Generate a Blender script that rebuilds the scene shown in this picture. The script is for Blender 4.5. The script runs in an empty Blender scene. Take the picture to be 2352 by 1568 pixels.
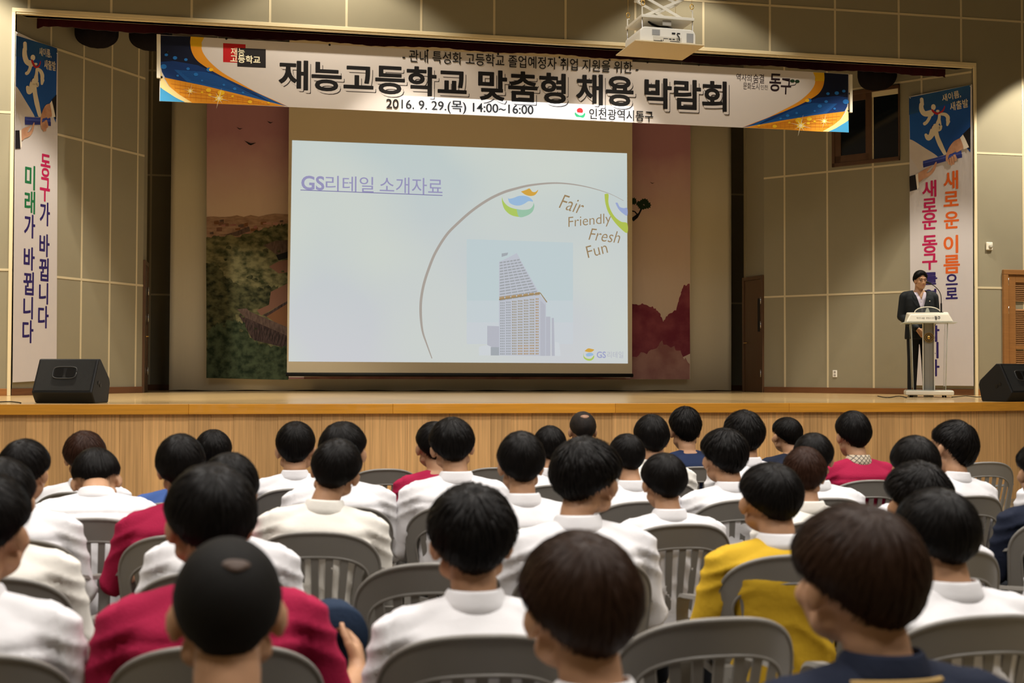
import bpy, bmesh, math, random
import numpy as np
from mathutils import Vector, Matrix

random.seed(7)
rng = np.random.default_rng(7)
C = bpy.context.scene.collection
SC = bpy.context.scene
PI = math.pi
R = math.radians

# ------------------------------------------------------------------ camera, light, exposure
F_PX, YAW, PITCH, ROLL = 2800.0, 0.194233, 0.024715, 0.0034155   # image taken as 2352 x 1568
CX, CY = 1176.0, 784.0
EYE = np.array([0.0, 0.0, 1.40])
_fw = np.array([math.sin(YAW)*math.cos(PITCH), math.cos(YAW)*math.cos(PITCH), math.sin(PITCH)])
_r = np.array([math.cos(YAW), -math.sin(YAW), 0.0])
_u = np.cross(_r, _fw)
_r, _u = _r*math.cos(ROLL)+_u*math.sin(ROLL), -_r*math.sin(ROLL)+_u*math.cos(ROLL)
cam_d = bpy.data.cameras.new('camera')
cam = bpy.data.objects.new('camera', cam_d)
C.objects.link(cam)
cam.matrix_world = Matrix([[_r[0], _u[0], -_fw[0], EYE[0]], [_r[1], _u[1], -_fw[1], EYE[1]],
                           [_r[2], _u[2], -_fw[2], EYE[2]], [0, 0, 0, 1]])
cam_d.sensor_width = 36.0
cam_d.lens = F_PX/2352*36
cam_d.clip_start, cam_d.clip_end = 0.05, 100
cam_d.dof.use_dof = True
cam_d.dof.focus_distance = 16.5
cam_d.dof.aperture_fstop = 4.0
cam_d.dof.aperture_blades = 8
SC.camera = cam
SC.view_settings.view_transform = 'Standard'
SC.view_settings.look = 'None'
SC.view_settings.exposure = 0.0
SC.view_settings.gamma = 1.0
SC.view_settings.use_curve_mapping = False
SC.cycles.use_denoising = True
SC.cycles.max_bounces = 6
SC.cycles.diffuse_bounces = 3
SC.cycles.glossy_bounces = 2
SC.cycles.transmission_bounces = 4
SC.cycles.transparent_max_bounces = 6
SC.cycles.sample_clamp_indirect = 4.0
w = bpy.data.worlds.new('world')
SC.world = w
w.use_nodes = True
w.node_tree.nodes['Background'].inputs[0].default_value = (0.9, 0.85, 0.75, 1)
w.node_tree.nodes['Background'].inputs[1].default_value = 0.02

def lamp(name, kind, loc, energy, color, target=None, **kw):
    d = bpy.data.lights.new(name, kind)
    d.energy = energy
    d.color = color
    for k, v in kw.items():
        setattr(d, k, v)
    o = bpy.data.objects.new(name, d)
    C.objects.link(o)
    o.location = loc
    if target is not None:
        o.rotation_euler = (Vector(target)-Vector(loc)).to_track_quat('-Z', 'Y').to_euler()
    return o

WARM = (1.0, 0.90, 0.74)
NEUT = (1.0, 0.955, 0.90)
# ceiling panels over the seats
for ly, pw in ((0.3, 160), (3.8, 160), (7.4, 150), (10.6, 45)):
    for lx in (-2.6, 2.0, 6.6):
        lamp('ceiling_panel_light', 'AREA', (lx, ly, 7.9), pw, NEUT, (lx, ly, 0), shape='SQUARE', size=1.3, spread=R(148))
# row of recessed downlights along the stage front
for lx, en, sz in ((-1.9, 1000, 62), (0.75, 300, 112), (1.7, 900, 60), (4.6, 900, 60), (5.7, 210, 108), (8.3, 1050, 62)):
    lamp('downlight', 'SPOT', (lx, 15.22, 7.5), en, WARM, (lx, 15.22+.001, 0), spot_size=R(sz), spot_blend=.3, shadow_soft_size=.05)
# wall washers left and right of the opening
lamp('wall_washer', 'SPOT', (-4.7, 14.2, 7.4), 1800, WARM, (-4.7, 16.26, 2.6), spot_size=R(92), spot_blend=.3, shadow_soft_size=.05)
lamp('wall_washer', 'SPOT', (11.5, 14.2, 7.3), 1550, WARM, (11.5, 16.26, 2.4), spot_size=R(66), spot_blend=.22, shadow_soft_size=.05)

# ------------------------------------------------------------------ photo ray helpers (image point -> place on a real plane)
def ray(x, y):
    return _fw + _r*(x-CX)/F_PX - _u*(y-CY)/F_PX
def at_y(x, y, Y):
    d = ray(x, y)
    return EYE + d*(Y/d[1])
def at_z(x, y, Z):
    d = ray(x, y)
    return EYE + d*((Z-EYE[2])/d[2])

class Plane:
    """an upright plane through two floor points; maps image points to (u, v) on it"""
    def __init__(s, A, B):
        s.A = np.array([A[0], A[1], 0.0]); B = np.array([B[0], B[1], 0.0])
        s.U = (B-s.A)/np.linalg.norm(B-s.A)
        s.V = np.array([0, 0, 1.0])
        s.N = np.array([s.U[1], -s.U[0], 0.0])
        if s.N @ (EYE-s.A) < 0: s.N = -s.N
    def uv(s, x, y):
        d = ray(x, y)
        t = (s.N @ (s.A-EYE))/(s.N @ d)
        p = EYE+d*t-s.A
        return float(p@s.U), float(p[2])
    def pt(s, u, v, lift=0.0):
        return s.A+s.U*u+s.V*v+s.N*lift

# ------------------------------------------------------------------ materials
MATS = {}
def _rgb(c):
    return (c[0], c[1], c[2], 1.0)
def srgb(r, g, b):
    f = lambda v: (v/255/12.92 if v/255 <= .04045 else ((v/255+.055)/1.055)**2.4)
    return (f(r), f(g), f(b))
def mat(name, color, rough=.6, metal=0.0, spec=.5, bump=0.0, bscale=60, vary=0.0, vscale=6, stretch=(1, 1, 1), emit=None,
        estr=1.0, trans=0.0, ior=1.45, alpha=1.0, island=0.0, coat=0.0, color2=None, coords='Object', sheen=0.0):
    if name in MATS: return MATS[name]
    m = bpy.data.materials.new(name); m.use_nodes = True
    nt = m.node_tree; b = nt.nodes['Principled BSDF']
    b.inputs['Base Color'].default_value = _rgb(color)
    b.inputs['Roughness'].default_value = rough
    b.inputs['Metallic'].default_value = metal
    b.inputs['Specular IOR Level'].default_value = spec
    b.inputs['Transmission Weight'].default_value = trans
    b.inputs['IOR'].default_value = ior
    b.inputs['Alpha'].default_value = alpha
    b.inputs['Coat Weight'].default_value = coat
    b.inputs['Sheen Weight'].default_value = sheen
    if emit is not None:
        b.inputs['Emission Color'].default_value = _rgb(emit)
        b.inputs['Emission Strength'].default_value = estr
    tc = mp = None
    if vary or bump or color2 is not None:
        tc = nt.nodes.new('ShaderNodeTexCoord'); mp = nt.nodes.new('ShaderNodeMapping')
        mp.inputs['Scale'].default_value = stretch
        nt.links.new(tc.outputs[coords], mp.inputs['Vector'])
    col = None
    if vary or color2 is not None:
        n = nt.nodes.new('ShaderNodeTexNoise'); n.inputs['Scale'].default_value = vscale; n.inputs['Detail'].default_value = 5
        nt.links.new(mp.outputs['Vector'], n.inputs['Vector'])
        mx = nt.nodes.new('ShaderNodeMix'); mx.data_type = 'RGBA'
        if color2 is not None:
            a, c2 = color, color2
            rp = nt.nodes.new('ShaderNodeMapRange'); rp.inputs[1].default_value = .35; rp.inputs[2].default_value = .65
            nt.links.new(n.outputs['Fac'], rp.inputs[0]); fac = rp.outputs[0]
        else:
            a = tuple(v*(1-vary) for v in color); c2 = tuple(min(1, v*(1+vary)) for v in color); fac = n.outputs['Fac']
        mx.inputs[6].default_value = _rgb(a); mx.inputs[7].default_value = _rgb(c2)
        nt.links.new(fac, mx.inputs[0]); col = mx.outputs[2]
    if island:
        g = nt.nodes.new('ShaderNodeNewGeometry'); hv = nt.nodes.new('ShaderNodeHueSaturation')
        rp = nt.nodes.new('ShaderNodeMapRange'); rp.inputs[3].default_value = 1-island; rp.inputs[4].default_value = 1+island
        nt.links.new(g.outputs['Random Per Island'], rp.inputs[0]); nt.links.new(rp.outputs[0], hv.inputs['Value'])
        if col is not None: nt.links.new(col, hv.inputs['Color'])
        else: hv.inputs['Color'].default_value = _rgb(color)
        col = hv.outputs[0]
    if col is not None: nt.links.new(col, b.inputs['Base Color'])
    if bump:
        n2 = nt.nodes.new('ShaderNodeTexNoise'); n2.inputs['Scale'].default_value = bscale; n2.inputs['Detail'].default_value = 4
        nt.links.new(mp.outputs['Vector'], n2.inputs['Vector'])
        bp = nt.nodes.new('ShaderNodeBump'); bp.inputs['Strength'].default_value = bump; bp.inputs['Distance'].default_value = .01
        nt.links.new(n2.outputs['Fac'], bp.inputs['Height']); nt.links.new(bp.outputs[0], b.inputs['Normal'])
    MATS[name] = m
    return m
def flat(name, r, g, b, rough=.65):
    return mat(name, srgb(r, g, b), rough, spec=.3)
def glow(name, r, g, b, k=1.0):
    """a colour of the projected picture: projector light put in as emission"""
    return mat(name, (.02, .02, .02), .9, spec=.1, emit=srgb(r, g, b), estr=k)

M_WALL = mat('wall_fabric_panel', (.272, .246, .172), .85, spec=.2, bump=.12, bscale=420, vary=.05, vscale=2.5)
M_JOINT = mat('panel_joint_strip', (.58, .50, .33), .55)
M_TRIM = mat('cream_painted_trim', (.72, .62, .40), .5)
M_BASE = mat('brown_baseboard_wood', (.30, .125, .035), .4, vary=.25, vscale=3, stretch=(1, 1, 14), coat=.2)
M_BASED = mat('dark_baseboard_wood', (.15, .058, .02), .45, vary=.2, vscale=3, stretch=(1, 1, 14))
M_DOOR = mat('dark_door_wood', (.085, .040, .017), .4, vary=.25, vscale=3, stretch=(8, 8, .6), coat=.2)
M_LOUV = mat('louvre_door_wood', (.27, .125, .04), .4, vary=.2, vscale=4, stretch=(1, 1, 9), coat=.2)
M_STAGE = mat('stage_floor_wood', (.54, .375, .175), .24, vary=.22, vscale=2.2, stretch=(.35, 5, 1), coat=.35)
M_NOSE = mat('stage_nosing_wood', (.66, .29, .03), .32, vary=.25, vscale=3.0, stretch=(.6, 6, 14), island=.12, coat=.4)
M_BOARD = mat('stage_front_board_wood', (.64, .365, .145), .45, vary=.5, vscale=5.0, stretch=(9, 9, .22), island=.17)
M_FLOOR = mat('hall_floor_vinyl', (.20, .16, .10), .4, vary=.1)
M_CEIL = mat('ceiling_paint', (.62, .56, .46), .9)
M_VELVET = mat('maroon_velvet', (.030, .002, .004), .95, spec=.1, sheen=.15)
M_BLACKCLOTH = mat('black_drape', (.008, .006, .007), .95, spec=.1)
M_DROP = mat('grey_beige_backdrop_cloth', (.68, .615, .455), .9, spec=.15, bump=.15, bscale=3, stretch=(5, 5, .5))
M_SCREEN = mat('matt_screen_cloth', (.60, .515, .36), .85, spec=.15)
M_BLACK = mat('black_plastic', (.009, .009, .009), .5, spec=.3)
M_CHAIR = mat('grey_brown_chair_plastic', (.215, .200, .178), .4, spec=.5, vary=.08)
M_SKIN = mat('skin', (.48, .265, .150), .5, spec=.35, vary=.06, vscale=30)
M_LIP = mat('lip_skin', (.42, .17, .13), .45)
M_EYE = mat('eye_dark', (.015, .01, .008), .2)
M_WHITE = mat('white_shirt_cotton', (.80, .785, .80), .85, spec=.2, bump=.55, bscale=9)
M_CREAM = mat('cream_shirt_cotton', (.80, .765, .70), .85, spec=.2, bump=.55, bscale=9)
M_RED = mat('crimson_knit', (.36, .012, .055), .85, spec=.2, bump=.3, bscale=180)
M_YELLOW = mat('mustard_jacket_cloth', (.62, .385, .025), .85, spec=.2, bump=.2, bscale=40)
M_NAVY = mat('navy_jacket_cloth', (.012, .016, .032), .85, spec=.2, bump=.2, bscale=60)
M_BLUE = mat('blue_top_cloth', (.055, .11, .32), .85, spec=.2)
M_NAVYSHIRT = mat('navy_uniform_cloth', (.014, .024, .065), .85, spec=.2)
M_TAN = mat('tan_stripe_cloth', (.42, .27, .09), .8)
M_KHAKI = mat('khaki_trouser_cloth', (.42, .32, .16), .85, spec=.2)
M_DARKTR = mat('charcoal_trouser_cloth', (.02, .022, .028), .85, spec=.2)
M_SHOE = mat('black_shoe_leather', (.015, .013, .012), .35)
M_WHITEP = mat('white_plastic', (.80, .76, .64), .35)
M_STEEL = mat('steel_rod', (.5, .5, .5), .3, metal=1)
M_BRASS = mat('gold_metal', (.65, .42, .12), .3, metal=1)

def hair_mat(name, color, rough=.42):
    if name in MATS: return MATS[name]
    m = mat(name, color, rough, spec=.09)
    nt = m.node_tree; b = nt.nodes['Principled BSDF']
    uv = nt.nodes.new('ShaderNodeTexCoord'); mp = nt.nodes.new('ShaderNodeMapping'); mp.inputs['Scale'].default_value = (110, 2.0, 1)
    n = nt.nodes.new('ShaderNodeTexNoise'); n.inputs['Scale'].default_value = 1.0; n.inputs['Detail'].default_value = 3
    bp = nt.nodes.new('ShaderNodeBump'); bp.inputs['Strength'].default_value = .55; bp.inputs['Distance'].default_value = .003
    nt.links.new(uv.outputs['UV'], mp.inputs['Vector']); nt.links.new(mp.outputs[0], n.inputs['Vector'])
    nt.links.new(n.outputs['Fac'], bp.inputs['Height']); nt.links.new(bp.outputs[0], b.inputs['Normal'])
    return m
M_HAIR = hair_mat('black_hair', (.006, .005, .0045))
M_HAIRB = hair_mat('dark_brown_hair', (.030, .013, .008))
M_HAIRR = hair_mat('deep_brown_hair', (.021, .010, .0055))

# ------------------------------------------------------------------ mesh helpers
class MB:
    def __init__(s):
        s.v, s.f, s.m = [], [], []
    def add(s, verts, faces, mi=0):
        o = len(s.v)
        s.v += [tuple(map(float, p)) for p in verts]
        s.f += [tuple(i+o for i in f) for f in faces]
        s.m += [mi]*len(faces)
        return s
    def box(s, c, d, mi=0, rz=0.0, rx=0.0):
        x, y, z = d[0]/2, d[1]/2, d[2]/2
        M = Matrix.Rotation(rz, 3, 'Z') @ Matrix.Rotation(rx, 3, 'X')
        vs = [Vector(c)+M @ Vector(p) for p in ((-x, -y, -z), (x, -y, -z), (x, y, -z), (-x, y, -z), (-x, -y, z), (x, -y, z), (x, y, z), (-x, y, z))]
        return s.add(vs, [(0, 3, 2, 1), (4, 5, 6, 7), (0, 1, 5, 4), (1, 2, 6, 5), (2, 3, 7, 6), (3, 0, 4, 7)], mi)
    def bx(s, x0, x1, y0, y1, z0, z1, mi=0):
        return s.box(((x0+x1)/2, (y0+y1)/2, (z0+z1)/2), (x1-x0, y1-y0, z1-z0), mi)
    def prism(s, pts, vec, mi=0):
        """closed prism: polygon pts (3-D) swept by vec"""
        n = len(pts); a = [Vector(p) for p in pts]; b = [p+Vector(vec) for p in a]
        return s.add(a+b, [tuple(range(n))[::-1], tuple(range(n, 2*n))]+[(i, (i+1) % n, n+(i+1) % n, n+i) for i in range(n)], mi)
    def tube(s, path, r, seg=8, mi=0, closed=False):
        P = [Vector(p) for p in path]; n = len(P)
        rr = r if isinstance(r, (list, tuple)) else [r]*n
        vs, fs = [], []
        up = None
        for i, p in enumerate(P):
            t = (P[(i+1) % n]-P[i-1]) if closed else (P[min(i+1, n-1)]-P[max(i-1, 0)])
            t.normalize()
            if up is None:
                up = Vector((0, 0, 1)) if abs(t.z) < .9 else Vector((0, 1, 0))
            a = t.cross(up)
            if a.length < 1e-6: a = t.cross(Vector((1, 0, 0)))
            a.normalize(); b = a.cross(t); up = b
            for k in range(seg):
                q = 2*PI*k/seg
                vs.append(p+(a*math.cos(q)+b*math.sin(q))*rr[i])
        for i in range(n if closed else n-1):
            for k in range(seg):
                a0, a1 = i*seg+k, i*seg+(k+1) % seg
                j = (i+1) % n
                fs.append((a0, a1, j*seg+(k+1) % seg, j*seg+k))
        if not closed:
            fs += [tuple(range(seg))[::-1], tuple(range((n-1)*seg, n*seg))]
        return s.add(vs, fs, mi)
    def lathe(s, prof, c=(0, 0, 0), seg=24, mi=0, sx=1.0, sy=1.0):
        vs, fs = [], []; n = len(prof)
        for r, z in prof:
            for k in range(seg):
                q = 2*PI*k/seg
                vs.append((c[0]+r*sx*math.cos(q), c[1]+r*sy*math.sin(q), c[2]+z))
        for i in range(n-1):
            for k in range(seg):
                fs.append((i*seg+k, i*seg+(k+1) % seg, (i+1)*seg+(k+1) % seg, (i+1)*seg+k))
        fs += [tuple(range(seg))[::-1], tuple(range((n-1)*seg, n*seg))]
        return s.add(vs, fs, mi)
    def ell(s, c, r, mi=0, nu=16, nv=10, rot=None):
        vs, fs = [], []
        M = rot if rot is not None else Matrix.Identity(3)
        for i in range(nv+1):
            th = PI*i/nv
            for k in range(nu):
                q = 2*PI*k/nu
                vs.append(Vector(c)+M @ Vector((r[0]*math.sin(th)*math.cos(q), r[1]*math.sin(th)*math.sin(q), r[2]*math.cos(th))))
        for i in range(nv):
            for k in range(nu):
                fs.append((i*nu+k, (i+1)*nu+k, (i+1)*nu+(k+1) % nu, i*nu+(k+1) % nu))
        return s.add(vs, fs, mi)
    def cap(s, p0, p1, r0, r1=None, mi=0, nu=14):
        """tapered capsule"""
        r1 = r0 if r1 is None else r1
        p0, p1 = Vector(p0), Vector(p1); t = (p1-p0).normalized()
        path, rr = [], []
        for q in (1.0, .92, .7, .38): path.append(p0-t*r0*q); rr.append(r0*math.sqrt(max(0, 1-q*q))+1e-4)
        n = 5
        for i in range(n+1):
            path.append(p0.lerp(p1, i/n)); rr.append(r0+(r1-r0)*i/n)
        for q in (.38, .7, .92, 1.0): path.append(p1+t*r1*q); rr.append(r1*math.sqrt(max(0, 1-q*q))+1e-4)
        return s.tube(path, rr, nu, mi)
    def loft(s, secs, mi=0, nu=28, pw=2.3):
        """elliptic sections (z, x, y, rx, ry), closed"""
        vs, fs = [], []
        for z, x, y, rx, ry in secs:
            for k in range(nu):
                q = 2*PI*k/nu; c, sn = math.cos(q), math.sin(q)
                vs.append((x+rx*math.copysign(abs(c)**(2/pw), c), y+ry*math.copysign(abs(sn)**(2/pw), sn), z))
        n = len(secs)
        for i in range(n-1):
            for k in range(nu):
                fs.append((i*nu+k, i*nu+(k+1) % nu, (i+1)*nu+(k+1) % nu, (i+1)*nu+k))
        fs += [tuple(range(nu))[::-1], tuple(range((n-1)*nu, n*nu))]
        return s.add(vs, fs, mi)
    def mesh(s, name, mats, smooth=False):
        me = bpy.data.meshes.new(name)
        me.from_pydata(s.v, [], s.f)
        for m in (mats if isinstance(mats, (list, tuple)) else [mats]): me.materials.append(m)
        me.polygons.foreach_set('material_index', s.m)
        if smooth: me.polygons.foreach_set('use_smooth', [True]*len(s.f))
        me.update()
        return me
    def build(s, name, mats, parent=None, smooth=False, bevel=0.0, loc=None, angle=None):
        me = s.mesh(name, mats, smooth)
        bm = bmesh.new(); bm.from_mesh(me)
        bmesh.ops.recalc_face_normals(bm, faces=bm.faces)
        bm.to_mesh(me); bm.free()
        o = link(name, me, parent)
        if loc is not None: o.location = loc
        if angle: auto_smooth(me, angle)
        if bevel:
            md = o.modifiers.new('bevel', 'BEVEL'); md.width = bevel; md.segments = 2; md.limit_method = 'ANGLE'; md.angle_limit = R(40)
        return o
def auto_smooth(me, deg):
    me.polygons.foreach_set('use_smooth', [True]*len(me.polygons))
    bm = bmesh.new(); bm.from_mesh(me)
    for e in bm.edges:
        if len(e.link_faces) == 2 and e.calc_face_angle(0) > R(deg): e.smooth = False
    bm.to_mesh(me); bm.free()
def link(name, data, parent=None):
    o = bpy.data.objects.new(name, data)
    C.objects.link(o)
    if parent is not None: o.parent = parent
    return o
def tag(o, label, cat, group=None, kind=None):
    o['label'] = label
    o['category'] = cat
    if group: o['group'] = group
    if kind: o['kind'] = kind
    return o
def struct(o, label=None):
    o['kind'] = 'structure'
    if label: o['label'] = label
    return o
def empty(name, loc=(0, 0, 0), rz=0.0):
    o = bpy.data.objects.new(name, None)
    C.objects.link(o)
    o.location = loc
    o.rotation_euler = (0, 0, rz)
    o.empty_display_size = .1
    return o
def baked(me, mods, name):
    """the mesh after modifiers [(type, {settings})]"""
    o = link('tmp', me)
    for t, kw in mods:
        md = o.modifiers.new(t, t)
        for k, v in kw.items(): setattr(md, k, v)
    dg = bpy.context.evaluated_depsgraph_get(); dg.update()
    r = bpy.data.meshes.new_from_object(o.evaluated_get(dg))
    r.name = name
    bpy.data.objects.remove(o)
    return r
def co_of(me):
    a = np.empty(len(me.vertices)*3, dtype=np.float32)
    me.vertices.foreach_get('co', a)
    return a.reshape(-1, 3)
def set_co(me, a):
    me.vertices.foreach_set('co', np.ascontiguousarray(a, dtype=np.float32).ravel())
    me.update()

_tcache = {}
def text_mesh(body, offset=0.0, shear=0.0, space=1.0):
    key = (body, offset, shear, space)
    if key not in _tcache:
        c = bpy.data.curves.new('t', 'FONT'); c.body = body; c.offset = offset; c.shear = shear; c.space_character = space
        c.resolution_u = 4
        o = bpy.data.objects.new('t', c); C.objects.link(o)
        dg = bpy.context.evaluated_depsgraph_get(); dg.update()
        me = bpy.data.meshes.new_from_object(o.evaluated_get(dg))
        a = co_of(me)[:, :2].copy(); f = [tuple(p.vertices) for p in me.polygons]
        bpy.data.objects.remove(o); bpy.data.meshes.remove(me)
        _tcache[key] = (a, f)
    return _tcache[key]

class Print:
    """flat printed art lying on a plane; each added shape lies a hair above the one before"""
    def __init__(s, plane, base=.002, step=.0004):
        s.p = plane; s.lift = base; s.step = step; s.mb = MB(); s.mats = []
    def mi(s, m):
        if m not in s.mats: s.mats.append(m)
        return s.mats.index(m)
    def poly(s, pts, m, px=True):
        uv = [s.p.uv(*q) for q in pts] if px else pts
        bm_pts = [Vector((a, b, 0)) for a, b in uv]
        from mathutils.geometry import tessellate_polygon
        tris = tessellate_polygon([bm_pts])
        s.mb.add([s.p.pt(a, b, s.lift) for a, b in uv], [tuple(t) for t in tris], s.mi(m))
        s.lift += s.step
        return s
    def disc(s, x, y, rx, ry, m, n=20, rot=0.0):
        return s.poly([(x+rx*math.cos(2*PI*k/n)*math.cos(rot)-ry*math.sin(2*PI*k/n)*math.sin(rot),
                        y+rx*math.cos(2*PI*k/n)*math.sin(rot)+ry*math.sin(2*PI*k/n)*math.cos(rot)) for k in range(n)], m)
    def stroke(s, pts, wd, m):
        """brush stroke along image points with widths"""
        L, Rr = [], []
        n = len(pts)
        for i, (x, y) in enumerate(pts):
            x0, y0 = pts[max(i-1, 0)]; x1, y1 = pts[min(i+1, n-1)]
            d = math.hypot(x1-x0, y1-y0) or 1; nx, ny = -(y1-y0)/d, (x1-x0)/d
            h = (wd[i] if isinstance(wd, (list, tuple)) else wd)/2
            L.append((x+nx*h, y+ny*h)); Rr.append((x-nx*h, y-ny*h))
        o = len(s.mb.v); P_ = []
        for a, b in zip(L, Rr): P_ += [s.p.pt(*s.p.uv(*a), s.lift), s.p.pt(*s.p.uv(*b), s.lift)]
        s.mb.add(P_, [(2*i, 2*i+1, 2*i+3, 2*i+2) for i in range(n-1)], s.mi(m))
        s.lift += s.step
        return s
    def star(s, x, y, r, m, n=8):
        return s.poly([(x+(r if k % 2 == 0 else r*.13)*math.cos(PI*k/n+.25)*(1 if k % 4 == 0 else .6), y+(r if k % 2 == 0 else r*.13)*math.sin(PI*k/n+.25)*(1 if k % 4 == 0 else .6)) for k in range(2*n)], m)
    def text(s, body, x0, y0, x1, y1, m, offset=0.0, shear=0.0, dx=0.0, dy=0.0, grow=0.0, rot=0.0, space=1.0):
        """lettering filling the image box x0..x1 (at mid height), y0..y1 (at mid width)"""
        a, f = text_mesh(body, offset, shear, space)
        xm, ym = (x0+x1)/2, (y0+y1)/2
        um, vm = s.p.uv(xm, ym)
        # half extents on the plane
        v0 = s.p.uv(xm, y1)[1]; v1 = s.p.uv(xm, y0)[1]
        # horizontal line of the plane through the centre, met at columns x0 and x1
        def u_at(x):
            y = ym
            for _ in range(6):
                u, v = s.p.uv(x, y); v2 = s.p.uv(x, y+1)[1]
                y += (vm-v)/(v2-v)
            return s.p.uv(x, y)[0]
        ua, ub = u_at(x0), u_at(x1)
        lo, hi = a.min(0), a.max(0)
        su = (ub-ua)*(1+grow)/(hi[0]-lo[0]); sv = (v1-v0)*(1+grow)/(hi[1]-lo[1])
        px = abs(v1-v0)/(y1-y0)
        uc, vc = (ua+ub)/2+dx*px*(1 if ub > ua else -1), (v0+v1)/2-dy*px
        c, sn = math.cos(rot), math.sin(rot)
        pts = []
        for q in a:
            uu, vv = (q[0]-(lo[0]+hi[0])/2)*su, (q[1]-(lo[1]+hi[1])/2)*sv
            pts.append(s.p.pt(uc+uu*c-vv*sn, vc+uu*sn+vv*c, s.lift))
        s.mb.add(pts, f, s.mi(m))
        s.lift += s.step
        return s
    def build(s, name, parent):
        me = s.mb.mesh(name, s.mats)
        return link(name, me, parent)
# ------------------------------------------------------------------ the hall and the stage (structure)
ZS = 1.076            # stage level
YW = 16.26            # face of the wall around the stage opening
XL, XR, ZT = -3.22, 10.13, 5.93
J0 = -3.064           # first panel joint on that wall, one per metre
LA, LB, RA, RB = (-3.25, 16.28), (-1.85, 18.38), (10.16, 16.28), (7.94, 18.87)
YB = 21.0
Z_TOP = 8.1

def panel_strips(mb, A, B, z0, z1, us, zs, mi=1, t=.004, wd=.03):
    """raised joint strips on an upright wall from A to B"""
    p = Plane(A, B); L = float(np.linalg.norm(np.array(B)-np.array(A)))
    def strip(u0, u1, v0, v1, t=t):
        q = [p.pt(u0, v0, 0), p.pt(u1, v0, 0), p.pt(u1, v1, 0), p.pt(u0, v1, 0)]
        mb.prism(q, tuple(p.N*t), mi)
    for u in us: strip(u-wd/2, u+wd/2, z0, z1)
    for z in zs: strip(0, L, z-wd/2, z+wd/2, t+.001)

# wall around the stage opening
mb = MB()
HX0, HX1 = -7.5, 15.0
mb.bx(HX0, XL, YW, YW+.22, 0, Z_TOP)
mb.bx(XR, HX1, YW, YW+.22, 0, Z_TOP)
mb.bx(XL, XR, YW, YW+.22, ZT, Z_TOP)
jz = [2.66, 4.65, 6.64]
lj = [J0+k for k in range(-4, 0)]; rj = [J0+k for k in range(14, 18)]
panel_strips(mb, (HX0, YW), (XL, YW), ZS, Z_TOP, [x-HX0 for x in lj], jz)
panel_strips(mb, (XR, YW), (HX1, YW), ZS, Z_TOP, [x-XR for x in rj], jz)
panel_strips(mb, (XL, YW), (XR, YW), ZT, Z_TOP, [J0+k-XL for k in range(0, 14)], [6.64])
struct(mb.build('wall_front', [M_WALL, M_JOINT]), 'fabric panelled wall around the stage opening')
# cream trim lining the opening
mb = MB(); mb.bx(XL-.042, XL, YW-.02, YW+.23, ZS, ZT); struct(mb.build('trim_1', M_TRIM, bevel=.004))
mb = MB(); mb.bx(XR, XR+.042, YW-.02, YW+.23, ZS, ZT); struct(mb.build('trim_2', M_TRIM, bevel=.004))
mb = MB(); mb.bx(XL-.042, XR+.042, YW-.02, YW+.23, ZT, ZT+.05); mb.bx(XL-.042, XR+.042, YW-.008, YW+.05, ZT-.022, ZT); struct(mb.build('trim_3', M_TRIM, bevel=.004))

# stage side walls, splayed, then short returns that carry the doors
def side_wall(name, A, B, C_, us, zs, out):
    mb = MB()
    p = Plane(A, B)
    n = tuple(-p.N*.12)
    L = float(np.linalg.norm(np.array(B)-np.array(A)))
    mb.prism([p.pt(0, ZS), p.pt(L, ZS), p.pt(L, 7.0), p.pt(0, 7.0)], n)
    panel_strips(mb, A, B, ZS, 7.0, us, zs)
    q = Plane(B, C_); L2 = float(np.linalg.norm(np.array(C_)-np.array(B)))
    mb.prism([q.pt(0, ZS), q.pt(L2, ZS), q.pt(L2, 7.0), q.pt(0, 7.0)], tuple(-q.N*.12))
    y = C_[1]
    mb.bx(min(C_[0], out), max(C_[0], out), y-.1, y, ZS, 7.0)
    return struct(mb.build(name, [M_WALL, M_JOINT]))
LC, RC = (-1.86, 18.98), (7.86, 19.55)
dL = lambda x: (x-LA[0])/(LB[0]-LA[0])*math.hypot(LB[0]-LA[0], LB[1]-LA[1])
dR = lambda x: (x-RA[0])/(RB[0]-RA[0])*math.hypot(RB[0]-RA[0], RB[1]-RA[1])
side_wall('wall_stage_left', LA, LB, LC, [dL(x) for x in (-2.89, -2.55, -2.24, -1.93)], [5.65, 4.52, 2.63], -4.6)
side_wall('wall_stage_right', RA, RB, RC, [dR(x) for x in (9.65, 9.15, 8.66, 8.18)], [5.86, 4.60, 2.64], 11.5)
mb = MB(); mb.bx(-5, 12, YB, YB+.15, ZS, 7.0)
panel_strips(mb, (-5, YB), (12, YB), ZS, 7.0, [k*1.0 for k in range(1, 17)], [6.4, 4.65, 2.66])
struct(mb.build('wall_stage_back', [M_WALL, M_JOINT]))
mb = MB(); mb.bx(-5, -4.85, 18.8, YB, ZS, 7); struct(mb.build('wall_wing_left', M_WALL))
mb = MB(); mb.bx(11.85, 12, 19.3, YB, ZS, 7); struct(mb.build('wall_wing_right', M_WALL))
mb = MB(); mb.bx(-5, 12, YW+.22, YB+.15, 6.9, 7.05); struct(mb.build('ceiling_stage', M_CEIL))

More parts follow.
